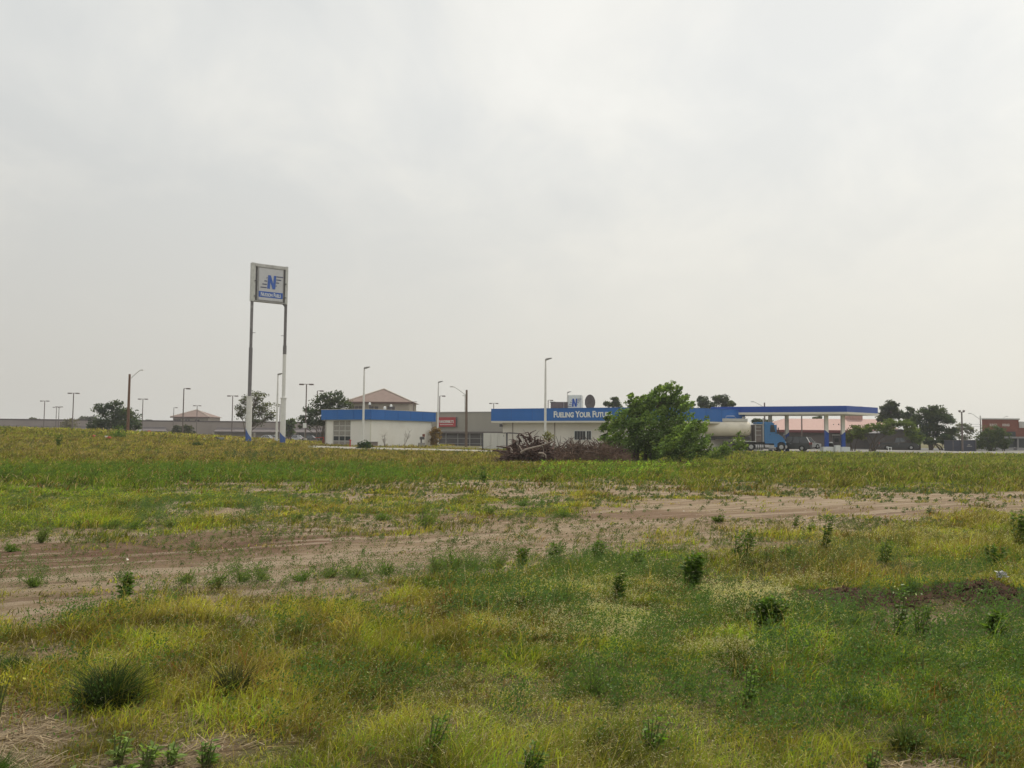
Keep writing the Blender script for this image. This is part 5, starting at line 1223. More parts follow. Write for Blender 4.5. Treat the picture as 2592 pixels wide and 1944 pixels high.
    def h2(px): return np.interp(px, [1395, 1420, 1450, 1480, 1510, 1540, 1570, 1600], [28, 46, 56, 50, 58, 54, 36, 8])
    tw = MB(); tb = MB()
    for i in range(1900):
        px = rr.uniform(1390, 1590); hh = h2(px) * s; y = rr.uniform(-1.8, 1.8); p = Vector(((px - 1480) * s, y, hh * rr.uniform(0, .85) * (1 - abs(y) / 2.8))); dv = Vector(rr.normal(size=3)); dv.z = abs(dv.z) * .7; dv.normalize(); L = rr.uniform(.25, .85)
        e = p + dv * L; e.z = min(e.z, hh + .18)
        tw.tube([tuple(p), tuple(p.lerp(e, .5) + Vector(rr.normal(size=3)) * .06), tuple(e)], [.024, .017, .006], 4)
    for i in range(110):
        px = rr.uniform(1400, 1570); hh = h2(px) * s; y = rr.uniform(-1.2, 1.2); p = Vector(((px - 1480) * s, y, hh * rr.uniform(0, .7))); dv = Vector(rr.normal(size=3)); dv.z = abs(dv.z) * .4; dv.normalize()
        tb.tube([tuple(p), tuple(p + dv * .5 + Vector((0, 0, .05))), tuple(p + dv * 1.0)], [.035, .025, .01], 5)
    for i in range(70):
        px = rr.uniform(1400, 1580); hh = h2(px) * s; p = Vector(((px - 1480) * s, rr.uniform(-1, 1), hh * rr.uniform(.3, .8))); dv = Vector((rr.normal() * .8, rr.normal() * .3, rr.uniform(.3, 1))).normalized(); L = rr.uniform(.5, 1.1)
        tb.tube([tuple(p), tuple(p + dv * L * .5 + Vector(rr.normal(size=3)) * .05), tuple(p + dv * L)], [.03, .02, .006], 5)
    tw.build('twigs', TW, o2); tb.build('boughs', mat('bough_brown', (.11, .075, .06), .95, var=.4), o2)
    # sticks left of the pile
    c3 = gnd(1235, 56); o3 = empty('fallen_branch', c3, 0, 'thin fallen branch curving over the grass left of the root pile', 'branch')
    MB().tube([(-1.3, 0, 0), (-.9, 0, .45), (-.3, 0, .68), (.3, 0, .62), (.9, 0, .35), (1.3, 0, 0)], [.02, .022, .02, .015, .012, .008], 5).build('bough', TW, o3)
    MB().tube([(-.3, 0, .66), (0, .1, .9), (.3, .1, 1.0)], [.012, .009, .004], 4).build('side_twig', TW, o3)
pile()

# ------------------------------------------------------------------ grass and weeds
GRASS = leafmat('grass_blades', trans=.42)
PAL = np.array([[.27, .215, .13], [.235, .19, .07], [.23, .22, .042], [.20, .25, .036], [.125, .205, .03]])
def palette(h):
    t = np.clip(h, 0, 1) * (len(PAL) - 1); i = np.minimum(t.astype(int), len(PAL) - 2); f = (t - i)[:, None]
    return PAL[i] * (1 - f) + PAL[i + 1] * f
def blades(x, y, z, h, w, cols, lean=.35, droop=.35, seed_tip=False):
    n = len(x); r = RNG
    th = r.uniform(0, 2 * np.pi, n); lx = lean * (.5 + r.uniform(0, 1, n)) + r.normal(0, .62, n); ly = r.normal(0, .55, n)
    base = np.stack([x, y, z], 1); wd = np.stack([np.cos(th), np.sin(th), np.zeros(n)], 1) * (w * .5)[:, None]
    k = 1 / np.sqrt(1 + .5 * (lx ** 2 + ly ** 2))
    mid = base + np.stack([lx * h * .32, ly * h * .32, h * .58 * k], 1)
    tip = base + np.stack([lx * h * (.75 + droop), ly * h * (.75 + droop), h * k * .95], 1)
    v = np.stack([base - wd, base + wd, mid - wd * .75, mid + wd * .75, tip], 1).reshape(-1, 3)
    i = np.arange(n)[:, None] * 5
    f = np.concatenate([i + [0, 1, 2], i + [1, 3, 2], i + [2, 3, 4]], 1).reshape(-1, 3)
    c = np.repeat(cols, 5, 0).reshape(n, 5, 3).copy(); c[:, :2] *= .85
    return v, f, c.reshape(-1, 3), tip
def field(name, d0, d1, n, hmin, hmax, wfac, label, xs=.74, huefn=None, clumps=7, spread=.06, lean=.35, densfn=None, keep_low=0.0, tipsout=None, hue_sh=0.0, gain=1.0):
    m = n // clumps; r = RNG
    y = np.sqrt(r.uniform(d0 ** 2, d1 ** 2, m)); x = r.uniform(-xs, xs, m) * (y + .5)
    dens = (densfn or (lambda a, b: np.maximum(cover(a, b), .12 * table(DENS, a, b))))(x, y); ok = r.uniform(0, 1, m) < np.maximum(dens, keep_low); x, y, dens = x[ok], y[ok], dens[ok]
    tall = fbm(x / 1.3, y / 1.3, 61, 3) * .6 + fbm(x / .28, y / .28, 62, 2) * .4
    hs = (.35 + 1.35 * sm(.36, .70, tall)) * (.5 + .5 * dens)
    hs = hs * (1 - .65 * np.exp(-((x - 4.1) / 1.5) ** 4 - ((y - 7.6) / .8) ** 4))
    x = np.repeat(x, clumps); y = np.repeat(y, clumps); hs = np.repeat(hs, clumps); sp = spread * (1 + y * .02)
    x = x + r.normal(0, 1, len(x)) * sp; y = y + r.normal(0, 1, len(y)) * sp
    ok = y > 1.8; x, y, hs = x[ok], y[ok], hs[ok]
    ok = ~(((y > 76.8) & (y < 90.2) & (x > -.239 * y) & (x < -.02 * y)) | ((y > 99.5) & (x > -4)) | ((y > 93) & (x > -9) & (x < -2))); x, y, hs = x[ok], y[ok], hs[ok]
    ok = darksoil(x, y) < .35; x, y, hs = x[ok], y[ok], hs[ok]
    z = gz(x, y) - .01; h = hs * r.uniform(hmin, hmax, len(x)); w = np.maximum(.0028, wfac * y / 852) * r.uniform(.6, 1.3, len(x))
    cl_ = np.repeat(r.normal(0, .14, len(x) // 3 + 1), 3)[:len(x)]
    hue = table(HUE, x, y) + .04 + .6 * (fbm(x / 1.5, y / 1.5, 71, 4) - .5) + .5 * (fbm(x / .35, y / .35, 75, 2) - .5) + cl_ + r.normal(0, .10, len(x)) + hue_sh
    val = .20 + .95 * sm(.25, .75, fbm(x / .55, y / .55, 77, 3)) + .75 * sm(.2, .8, fbm(x / .13, y / .13, 79, 2))
    c = palette(hue) * (1 + .45 * r.uniform(-1, 1, (len(x), 1))) * val[:, None] * gain * np.array([.97, .95, .75])
    dead = r.uniform(0, 1, len(x)) < .10; c[dead] = np.array([.42, .34, .20]) * r.uniform(.6, 1.1, (dead.sum(), 1))
    red = (r.uniform(0, 1, len(x)) < .10 * sm(.5, .68, fbm(x / .7, y / .7, 91, 3))); c[red] = np.array([.22, .095, .045]) * r.uniform(.7, 1.2, (red.sum(), 1))
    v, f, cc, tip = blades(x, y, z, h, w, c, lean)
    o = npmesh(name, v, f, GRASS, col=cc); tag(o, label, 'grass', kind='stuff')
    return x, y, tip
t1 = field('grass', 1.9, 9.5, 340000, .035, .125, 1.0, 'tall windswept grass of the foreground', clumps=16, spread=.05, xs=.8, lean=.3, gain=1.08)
t2 = field('grass', 9.5, 24, 420000, .05, .16, .95, 'grass of the middle field around the dirt track', clumps=14, spread=.075, gain=1.0)
t3 = field('grass', 24, 52, 260000, .07, .24, .95, 'green and tan grass beyond the dirt track', clumps=5, spread=.12, gain=.66)
t4 = field('grass', 52, 92, 420000, .07, .22, .62, 'grass on the far field and the rise before the buildings', clumps=4, spread=.2, gain=.80)
ts = field('grass_stems', 2.2, 16, 26000, .16, .34, .55, 'taller thin grass stems standing above the foreground grass', clumps=3, spread=.10, xs=.8, lean=.35, hue_sh=-.12)
tt = field('dry_thatch', 1.9, 9.5, 150000, .03, .075, 1.0, 'flattened dry thatch under the foreground grass', clumps=6, spread=.05, xs=.8, lean=2.2, hue_sh=-.75)
t5 = field('grass', 92, 150, 90000, .1, .3, 1.1, 'mown verge grass round the buildings', clumps=3, spread=.4)
def seeds():
    for (x, y, tip), fr, nm, lb in ((ts, 1.6, 'seed_heads', 'pale seed heads on the tall thin stems'), (t1, .34, 'seed_heads', 'pale seed heads and spikelets nodding over the nearest grass'), (t2, .16, 'seed_heads', 'pale seed heads over the grass near the dirt track')):
        px, py = to_img(x, y)
        pr = fr * (.25 + 1.1 * sm(.42, .62, fbm(x / .8, y / .8, 133, 3))) * (.45 + .55 * sm(500, 1500, px)) * (1 + 1.2 * sm(1100, 1300, px) * (1 - sm(2050, 2200, px)) * sm(1440, 1480, py) * (1 - sm(1600, 1700, py)))
        k = RNG.uniform(0, 1, len(x)) < pr; T = np.repeat(tip[k], 3, 0); Y = np.repeat(y[k], 3); B = np.repeat(np.stack([x, y, gz(x, y)], 1)[k], 3, 0); n = len(T)
        T = T + (B - T) * RNG.uniform(0, .3, (n, 1)) + RNG.normal(0, .006, (n, 3))
        a = np.stack([RNG.uniform(.2, 1, n), RNG.normal(0, .5, n), RNG.uniform(-.9, .6, n)], 1); a /= np.linalg.norm(a, axis=1, keepdims=True)
        L = RNG.uniform(.008, .02, n)[:, None] * (1 + .04 * Y[:, None]); w = np.maximum(.0022, .42 * Y / 852)[:, None] * .5
        b = np.cross(a, RNG.normal(size=(n, 3))); b /= np.linalg.norm(b, axis=1, keepdims=True)
        v = np.stack([T - a * L * .3, T + b * w, T + a * L * .7, T - b * w], 1).reshape(-1, 3)
        pxs, pys = to_img(T[:, 0], Y); pale = .30 + .5 * (sm(1100, 1300, pxs) * (1 - sm(2050, 2200, pxs)) * sm(1440, 1480, pys) * (1 - sm(1600, 1700, pys)))[:, None]
        c = np.where(RNG.uniform(0, 1, (n, 1)) < pale, np.array([[.68, .65, .46]]), np.array([[.33, .31, .12]])) * RNG.uniform(.6, 1.2, (n, 1))
        o = npmesh(nm, v, np.arange(4 * n).reshape(n, 4), GRASS, col=np.repeat(c, 4, 0)); tag(o, lb, 'seed heads', kind='stuff')
seeds()
def litter():
    n = 34000; y = np.sqrt(RNG.uniform(2.5 ** 2, 6.6 ** 2, n)); x = RNG.uniform(-.75, .75, n) * y
    k = RNG.uniform(0, 1, n) < (1 - cover(x, y)) ; x, y = x[k], y[k]; n = len(x); z = gz(x, y) + RNG.uniform(.003, .02, n)
    th = RNG.uniform(0, 6.28, n); a = np.stack([np.cos(th), np.sin(th), RNG.normal(0, .15, n)], 1) * RNG.uniform(.02, .09, (n, 1)); b = np.stack([-np.sin(th), np.cos(th), np.zeros(n)], 1) * RNG.uniform(.001, .0035, (n, 1))
    p = np.stack([x, y, z], 1); v = np.stack([p - a - b, p + a - b, p + a + b, p - a + b], 1).reshape(-1, 3)
    c = np.array([.42, .34, .24]) * RNG.uniform(.35, 1.2, (n, 1))
    o = npmesh('straw_litter', v, np.arange(4 * n).reshape(n, 4), GRASS, col=np.repeat(c, 4, 0)); tag(o, 'dry straw lying on the bare patches in front', 'straw', kind='stuff')
litter()
def pebbles():
    n = 9000; y = np.sqrt(RNG.uniform(5 ** 2, 32 ** 2, n)); x = RNG.uniform(-.7, .7, n) * y; k = RNG.uniform(0, 1, n) < (1 - cover(x, y)) * .8; x, y = x[k], y[k]; n = len(x)
    s = RNG.uniform(.004, .014, n) * (1 + (RNG.uniform(0, 1, n) < .04) * 1.6); z = gz(x, y); p = np.stack([x, y, z], 1)
    dirs = np.array([[1, 0, 0], [0, 1, 0], [-1, 0, 0], [0, -1, 0], [0, 0, .8], [0, 0, -.5]])
    v = (p[:, None, :] + dirs[None] * s[:, None, None] * RNG.uniform(.6, 1.3, (n, 6, 1))).reshape(-1, 3)
    t = np.array([[0, 1, 4], [1, 2, 4], [2, 3, 4], [3, 0, 4]]); f = (np.arange(n)[:, None, None] * 6 + t[None]).reshape(-1, 3)
    c = np.where(RNG.uniform(0, 1, (n, 1)) < .18, np.array([[.5, .46, .4]]), np.array([[.16, .11, .085]])) * RNG.uniform(.7, 1.2, (n, 1))
    o = npmesh('pebbles', v, f, mat_tint('pebble_stone'), col=np.repeat(c, 6, 0)); tag(o, 'small stones and clods scattered on the dirt track', 'pebbles', kind='stuff')
def mat_tint(key, rough=.9):
    m = bpy.data.materials.new(key); m.use_nodes = True; t = m.node_tree; a = N('ShaderNodeAttribute', t, attribute_name='tint')
    b = t.nodes['Principled BSDF']; b.inputs['Specular IOR Level'].default_value = .1; b.inputs['Roughness'].default_value = rough; t.links.new(a.outputs['Color'], b.inputs['Base Color']); return m
pebbles()
def clods():
    n = 3000; x = RNG.normal(4.15, .62, n); y = RNG.normal(8.6, .3, n); k = darksoil(x, y) > .25; x, y = x[k], y[k]; n = len(x)
    s = RNG.uniform(.004, .022, n) * np.where(RNG.uniform(0, 1, n) < .12, 2.0, 1); p = np.stack([x, y, gz(x, y)], 1)
    dirs = np.array([[1, 0, 0], [0, 1, 0], [-1, 0, 0], [0, -1, 0], [0, 0, 1], [0, 0, -.5]])
    v = (p[:, None, :] + dirs[None] * s[:, None, None] * RNG.uniform(.5, 1.5, (n, 6, 1))).reshape(-1, 3)
    t = np.array([[0, 1, 4], [1, 2, 4], [2, 3, 4], [3, 0, 4]]); f = (np.arange(n)[:, None, None] * 6 + t[None]).reshape(-1, 3)
    c = np.array([[.050, .028, .018]]) * RNG.uniform(.5, 1.8, (n, 1))
    o = npmesh('soil_clods', v, f, mat_tint('clod_soil'), col=np.repeat(c, 6, 0)); tag(o, 'dark crumbly clods of freshly turned soil at the right', 'soil', kind='stuff')
clods()

# ---- small weeds nobody could count
def weedmass(name, n, y0, y1, sel, hfun, leaf, col, label, lpp=14, xs=.74, cvar=.3, wind=.5, cat='weeds', shape=.5, colfn=None):
    y = np.sqrt(RNG.uniform(y0 ** 2, y1 ** 2, n)); x = RNG.uniform(-xs, xs, n) * y; px, py = to_img(x, y)
    k = RNG.uniform(0, 1, n) < sel(px, py, x, y); x, y = x[k], y[k]; n = len(x)
    ok = ~(((y > 76.8) & (y < 90.2) & (x > -.239 * y) & (x < -.02 * y)) | ((y > 99.5) & (x > -4))); x, y = x[ok], y[ok]; n = len(x)
    h = hfun(n) ; z = gz(x, y)
    t = RNG.uniform(.05, 1, (n, lpp)); ww = h[:, None] * shape * (1 - .6 * t)
    P = np.stack([x[:, None] + RNG.normal(0, .5, (n, lpp)) * ww + t * h[:, None] * .25, y[:, None] + RNG.normal(0, .5, (n, lpp)) * ww, z[:, None] + t * h[:, None]], -1)
    cl = (np.array(col)[None] * (1 + cvar * RNG.uniform(-1, 1, (n, 1)))); cl = np.repeat(cl[:, None], lpp, 1) * (1 + .2 * RNG.uniform(-1, 1, (n, lpp, 1)))
    sz = np.repeat(np.maximum(leaf, 1.05 * y / 852)[:, None], lpp, 1).reshape(-1)
    pts = P.reshape(-1, 3); m = len(pts)
    a = RNG.normal(size=(m, 3)) * .6 + np.array([wind, 0, .9]); a /= np.linalg.norm(a, axis=1, keepdims=True); b = np.cross(a, RNG.normal(size=(m, 3))); b /= np.linalg.norm(b, axis=1, keepdims=True)
    A = a * (sz * 1.3)[:, None]; B = b * (sz * .38)[:, None]
    v = np.stack([pts - A * .5, pts + B, pts + A * .5, pts - B], 1).reshape(-1, 3)
    o = npmesh(name, v, np.arange(4 * m).reshape(m, 4), GRASS, col=np.repeat(np.clip(cl.reshape(-1, 3), .005, 1), 4, 0)); tag(o, label, cat, kind='stuff')
box = lambda px, py, a, b, c, d, s=30, t=8: sm(a - s, a, px) * (1 - sm(b, b + s, px)) * sm(c - t, c, py) * (1 - sm(d, d + t, py))
weedmass('broadleaf_weeds', 26000, 28, 60, lambda px, py, x, y: box(px, py, -400, 950, 1186, 1226, 150, 10) * .8 * sm(.3, .5, fbm(x / 2, y / 2, 8, 3)) + .25 * box(px, py, 900, 1700, 1190, 1220), lambda n: RNG.uniform(.15, .5, n), .05, (.095, .165, .032), 'dense bright green broadleaf weeds across the left field', lpp=12)
weedmass('small_weeds', 24000, 9, 34, lambda px, py, x, y: (.10 + .9 * sm(.50, .64, fbm(x / 1.3, y / 1.3, 18, 3))) * np.clip(table(DENS, x, y) * 2.2, .05, .8) * sm(1180, 1260, py), lambda n: RNG.uniform(.03, .10, n), .016, (.095, .13, .055), 'scattered small green weeds on the bare dirt', lpp=24, shape=1.1)
weedmass('seedlings', 9000, 8, 17, lambda px, py, x, y: .35 + .6 * sm(.5, .62, fbm(x / .8, y / .8, 118, 3)), lambda n: RNG.uniform(.02, .08, n), .010, (.11, .125, .055), 'tiny seedlings and dead stubble on the dirt track', lpp=14, shape=1.2)
weedmass('foreground_weeds', 14000, 3, 11, lambda px, py, x, y: (.06 + .8 * sm(.50, .60, fbm(x / .9, y / .9, 28, 3))) * cover(x, y), lambda n: RNG.uniform(.08, .28, n), .014, (.08, .145, .04), 'small leafy weeds among the foreground grass', lpp=26)
weedmass('vine_patch', 5200, 28, 54, lambda px, py, x, y: box(px, py, 1400, 1650, 1172, 1198, 60, 8) * .9 + box(px, py, 1640, 1760, 1150, 1180) * .5, lambda n: RNG.uniform(.1, .35, n), .06, (.26, .42, .05), 'bright yellow-green low vine patch in front of the big tree', lpp=10)
weedmass('feathery_weeds', 30000, 9, 34, lambda px, py, x, y: (.85 * box(px, py, 1120, 1750, 1425, 1465, 60, 10) + .30 * box(px, py, 100, 1050, 1445, 1480, 60, 8) + .8 * box(px, py, -300, 640, 1270, 1335, 90, 14) + .35 * box(px, py, 640, 1400, 1270, 1320, 60, 10) + .5 * box(px, py, 1900, 2250, 1390, 1430, 60, 14)) * sm(.46, .60, fbm(x / .7, y / .5, 58, 3)), lambda n: RNG.uniform(.08, .36, n), .014, (.10, .155, .06), 'feathery green weeds bordering the dirt track', lpp=34, shape=.7)
weedmass('feathery_weeds', 12000, 8.8, 14, lambda px, py, x, y: (.9 * box(px, py, 1120, 1750, 1422, 1460, 60, 8) + .75 * box(px, py, 60, 1080, 1445, 1485, 60, 8) + .6 * box(px, py, 1900, 2250, 1395, 1440, 60, 10) + .08) * sm(.44, .56, fbm(x / .5, y / .35, 158, 3)), lambda n: RNG.uniform(.05, .30, n), .012, (.10, .15, .06), 'feathery weeds lining the near edge of the dirt track', lpp=40, shape=.6)
weedmass('leafy_mass', 9000, 6, 9.6, lambda px, py, x, y: .55 * box(px, py, 2150, 2700, 1505, 1590, 60, 20) * sm(.50, .58, fbm(x / .4, y / .3, 88, 3)) + .9 * box(px, py, 1900, 2120, 1545, 1650, 40, 20) * sm(.38, .52, fbm(x / .5, y / .5, 68, 3)) + .9 * box(px, py, 2120, 2700, 1600, 1680, 40, 18) * sm(.38, .5, fbm(x / .5, y / .5, 78, 3)) + .5 * box(px, py, 1150, 1450, 1480, 1560, 60, 20), lambda n: RNG.uniform(.08, .26, n), .018, (.085, .15, .05), 'dark leafy weeds around the turned soil', lpp=24)
weedmass('yellow_blooms', 9000, 15, 48, lambda px, py, x, y: .8 * box(px, py, 545, 620, 1245, 1270, 20, 8) + .5 * box(px, py, 270, 310, 1200, 1240, 15, 8) + .4 * box(px, py, 860, 940, 1230, 1270, 20, 8) + .25 * box(px, py, 1180, 1230, 1180, 1205) + .04 * box(px, py, 0, 700, 1160, 1240), lambda n: RNG.uniform(.15, .4, n), .03, (.27, .26, .05), 'patches of weeds with yellow blooms in the left field', lpp=10)
weedmass('far_weeds', 9000, 45, 88, lambda px, py, x, y: .12 + .5 * sm(.55, .7, fbm(x / 4, y / 4, 38, 3)), lambda n: RNG.uniform(.15, .45, n), .05, (.075, .105, .035), 'clumps of darker weeds on the far field', lpp=9)
weedmass('dark_row_weeds', 2200, 42, 60, lambda px, py, x, y: box(px, py, 575, 800, 1155, 1172, 20, 4) * sm(.4, .55, fbm(x / 1.2, y / 1.2, 48, 3)), lambda n: RNG.uniform(.25, .6, n), .06, (.06, .09, .04), 'row of dark weeds in the tan grass below the pylon sign', lpp=14)

# ---- weeds one can point at
STEM = mat('weed_stem', (.10, .12, .04), .8)
def base_at(px, row):
    d = F * CAMH / (row - hrow(px)); p = gnd(px, d); return p, d
def leafy(px, row, top, w, label, col=(.045, .09, .025), n=60, leaf=.05, stems=3, lean=.35, name='leafy_weed', flower=None, cat='weed'):
    p, d = base_at(px, row); s = d / F; H = (row - top) * s; Wd = w * s
    if d > 7 and 'spike' not in label: n = int(n * 2.2); leaf *= 1.45
    o = empty(name, p, 0, label, cat); P = []; A = []; mb = MB()
    for k in range(stems):
        u = (k - (stems - 1) / 2) / max(stems - 1, 1); hh = H * (1 - .35 * abs(u) * RNG.uniform(.3, 1.3)); x0 = u * Wd * .25; xe = u * Wd * .62 + lean * hh * .4; ye = RNG.uniform(-.25, .25) * Wd
        q = [Vector((x0 + (xe - x0) * t ** 1.4, ye * t, hh * t)) for t in (0, .33, .66, 1)]
        mb.tube([tuple(v) for v in q], [.006, .005, .004, .002], 5)
        for j in range(max(6, n // stems)):
            t = RNG.uniform(.12, 1); i = min(int(t * 3), 2); f = t * 3 - i; c = q[i].lerp(q[i + 1], f); th = RNG.uniform(0, 6.28); sz = leaf * (1.15 - .55 * t) * RNG.uniform(.7, 1.2)
            a = Vector((math.cos(th) + .45, math.sin(th), RNG.uniform(.0, .9))).normalized() * sz; P.append(tuple(c + a * .6)); A.append(tuple(a))
    P = np.array(P); A = np.array(A); up_ = RNG.normal(size=P.shape) * .35 + np.array([0, 0, 1]); B = np.cross(A, up_); B /= np.maximum(np.linalg.norm(B, axis=1, keepdims=True), 1e-6); B *= np.linalg.norm(A, axis=1, keepdims=True) * .24
    dn = np.array([0, 0, -.2]) * np.linalg.norm(A, axis=1, keepdims=True)
    v = np.stack([P - A * .6, P - A * .1 + B, P + A * .6 + dn, P - A * .1 - B], 1).reshape(-1, 3); m = len(P)
    c = np.array(col) * np.array([1.75, 1.6, .95]) * RNG.uniform(.55, 1.5, (m, 1)); npmesh('leaves', v, np.arange(4 * m).reshape(m, 4), GRASS, o, np.repeat(c, 4, 0))
    mb.build('stem', STEM, o)
    if flower:
        k = flower[0]; Q = np.stack([RNG.normal(0, Wd * .3, k) + lean * H * .3, RNG.normal(0, Wd * .2, k), H * RNG.uniform(.75, 1.03, k)], 1); leafcloud('blossoms', Q, flower[1], np.tile(np.array(flower[2]), (k, 1)), GRASS, o, 1.0)
    return o
def ferny(px, row, top, w, label, col=(.05, .085, .035), n=500, lean=.2):
    p, d = base_at(px, row); s = d / F; H = (row - top) * s; Wd = w * s; o = empty('ferny_weed', p, 0, label, 'weed'); mb = MB(); X = []; Z = []
    k = 26; E = []
    for i in range(k):
        u = (-.62, .05, .55)[i % 3] * RNG.uniform(.6, 1.2) + RNG.normal(0, .16); hh = H * (.62, 1, .5)[(i + int(px)) % 3] * RNG.uniform(.35, 1) * (1 - .5 * min(abs(u), 1) ** 2); e = Vector((u * Wd * .75 + lean * hh * .5, RNG.normal(0, .25) * Wd, hh)); E.append(e); mb.tube([(u * Wd * .2, 0, 0), tuple(e * .5), tuple(e)], [.004, .003, .0015], 4)
    m = n; idx = RNG.integers(0, k, m); t = RNG.uniform(.15, 1, (m, 1)); E = np.array([tuple(e) for e in E]); P = E[idx] * t + RNG.normal(0, .085, (m, 3)) * (Wd + .1)
    P[:, 2] = np.maximum(P[:, 2], .01)
    A = RNG.normal(size=(m, 3)) * .5 + np.array([.4, 0, .9]); A /= np.linalg.norm(A, axis=1, keepdims=True); L = np.maximum(.03, H * .12) * RNG.uniform(.6, 1.3, (m, 1)); B = np.cross(A, RNG.normal(size=(m, 3))); B /= np.linalg.norm(B, axis=1, keepdims=True); wd = max(.0035, .75 * d / 852) * .5
    v = np.stack([P, P + A * L * .5 + B * wd, P + A * L, P + A * L * .5 - B * wd], 1).reshape(-1, 3)
    c = np.array(col) * np.array([1.75, 1.6, .95]) * RNG.uniform(.55, 1.5, (m, 1)); npmesh('leaves', v, np.arange(4 * m).reshape(m, 4), GRASS, o, np.repeat(c, 4, 0)); mb.build('stem', STEM, o)
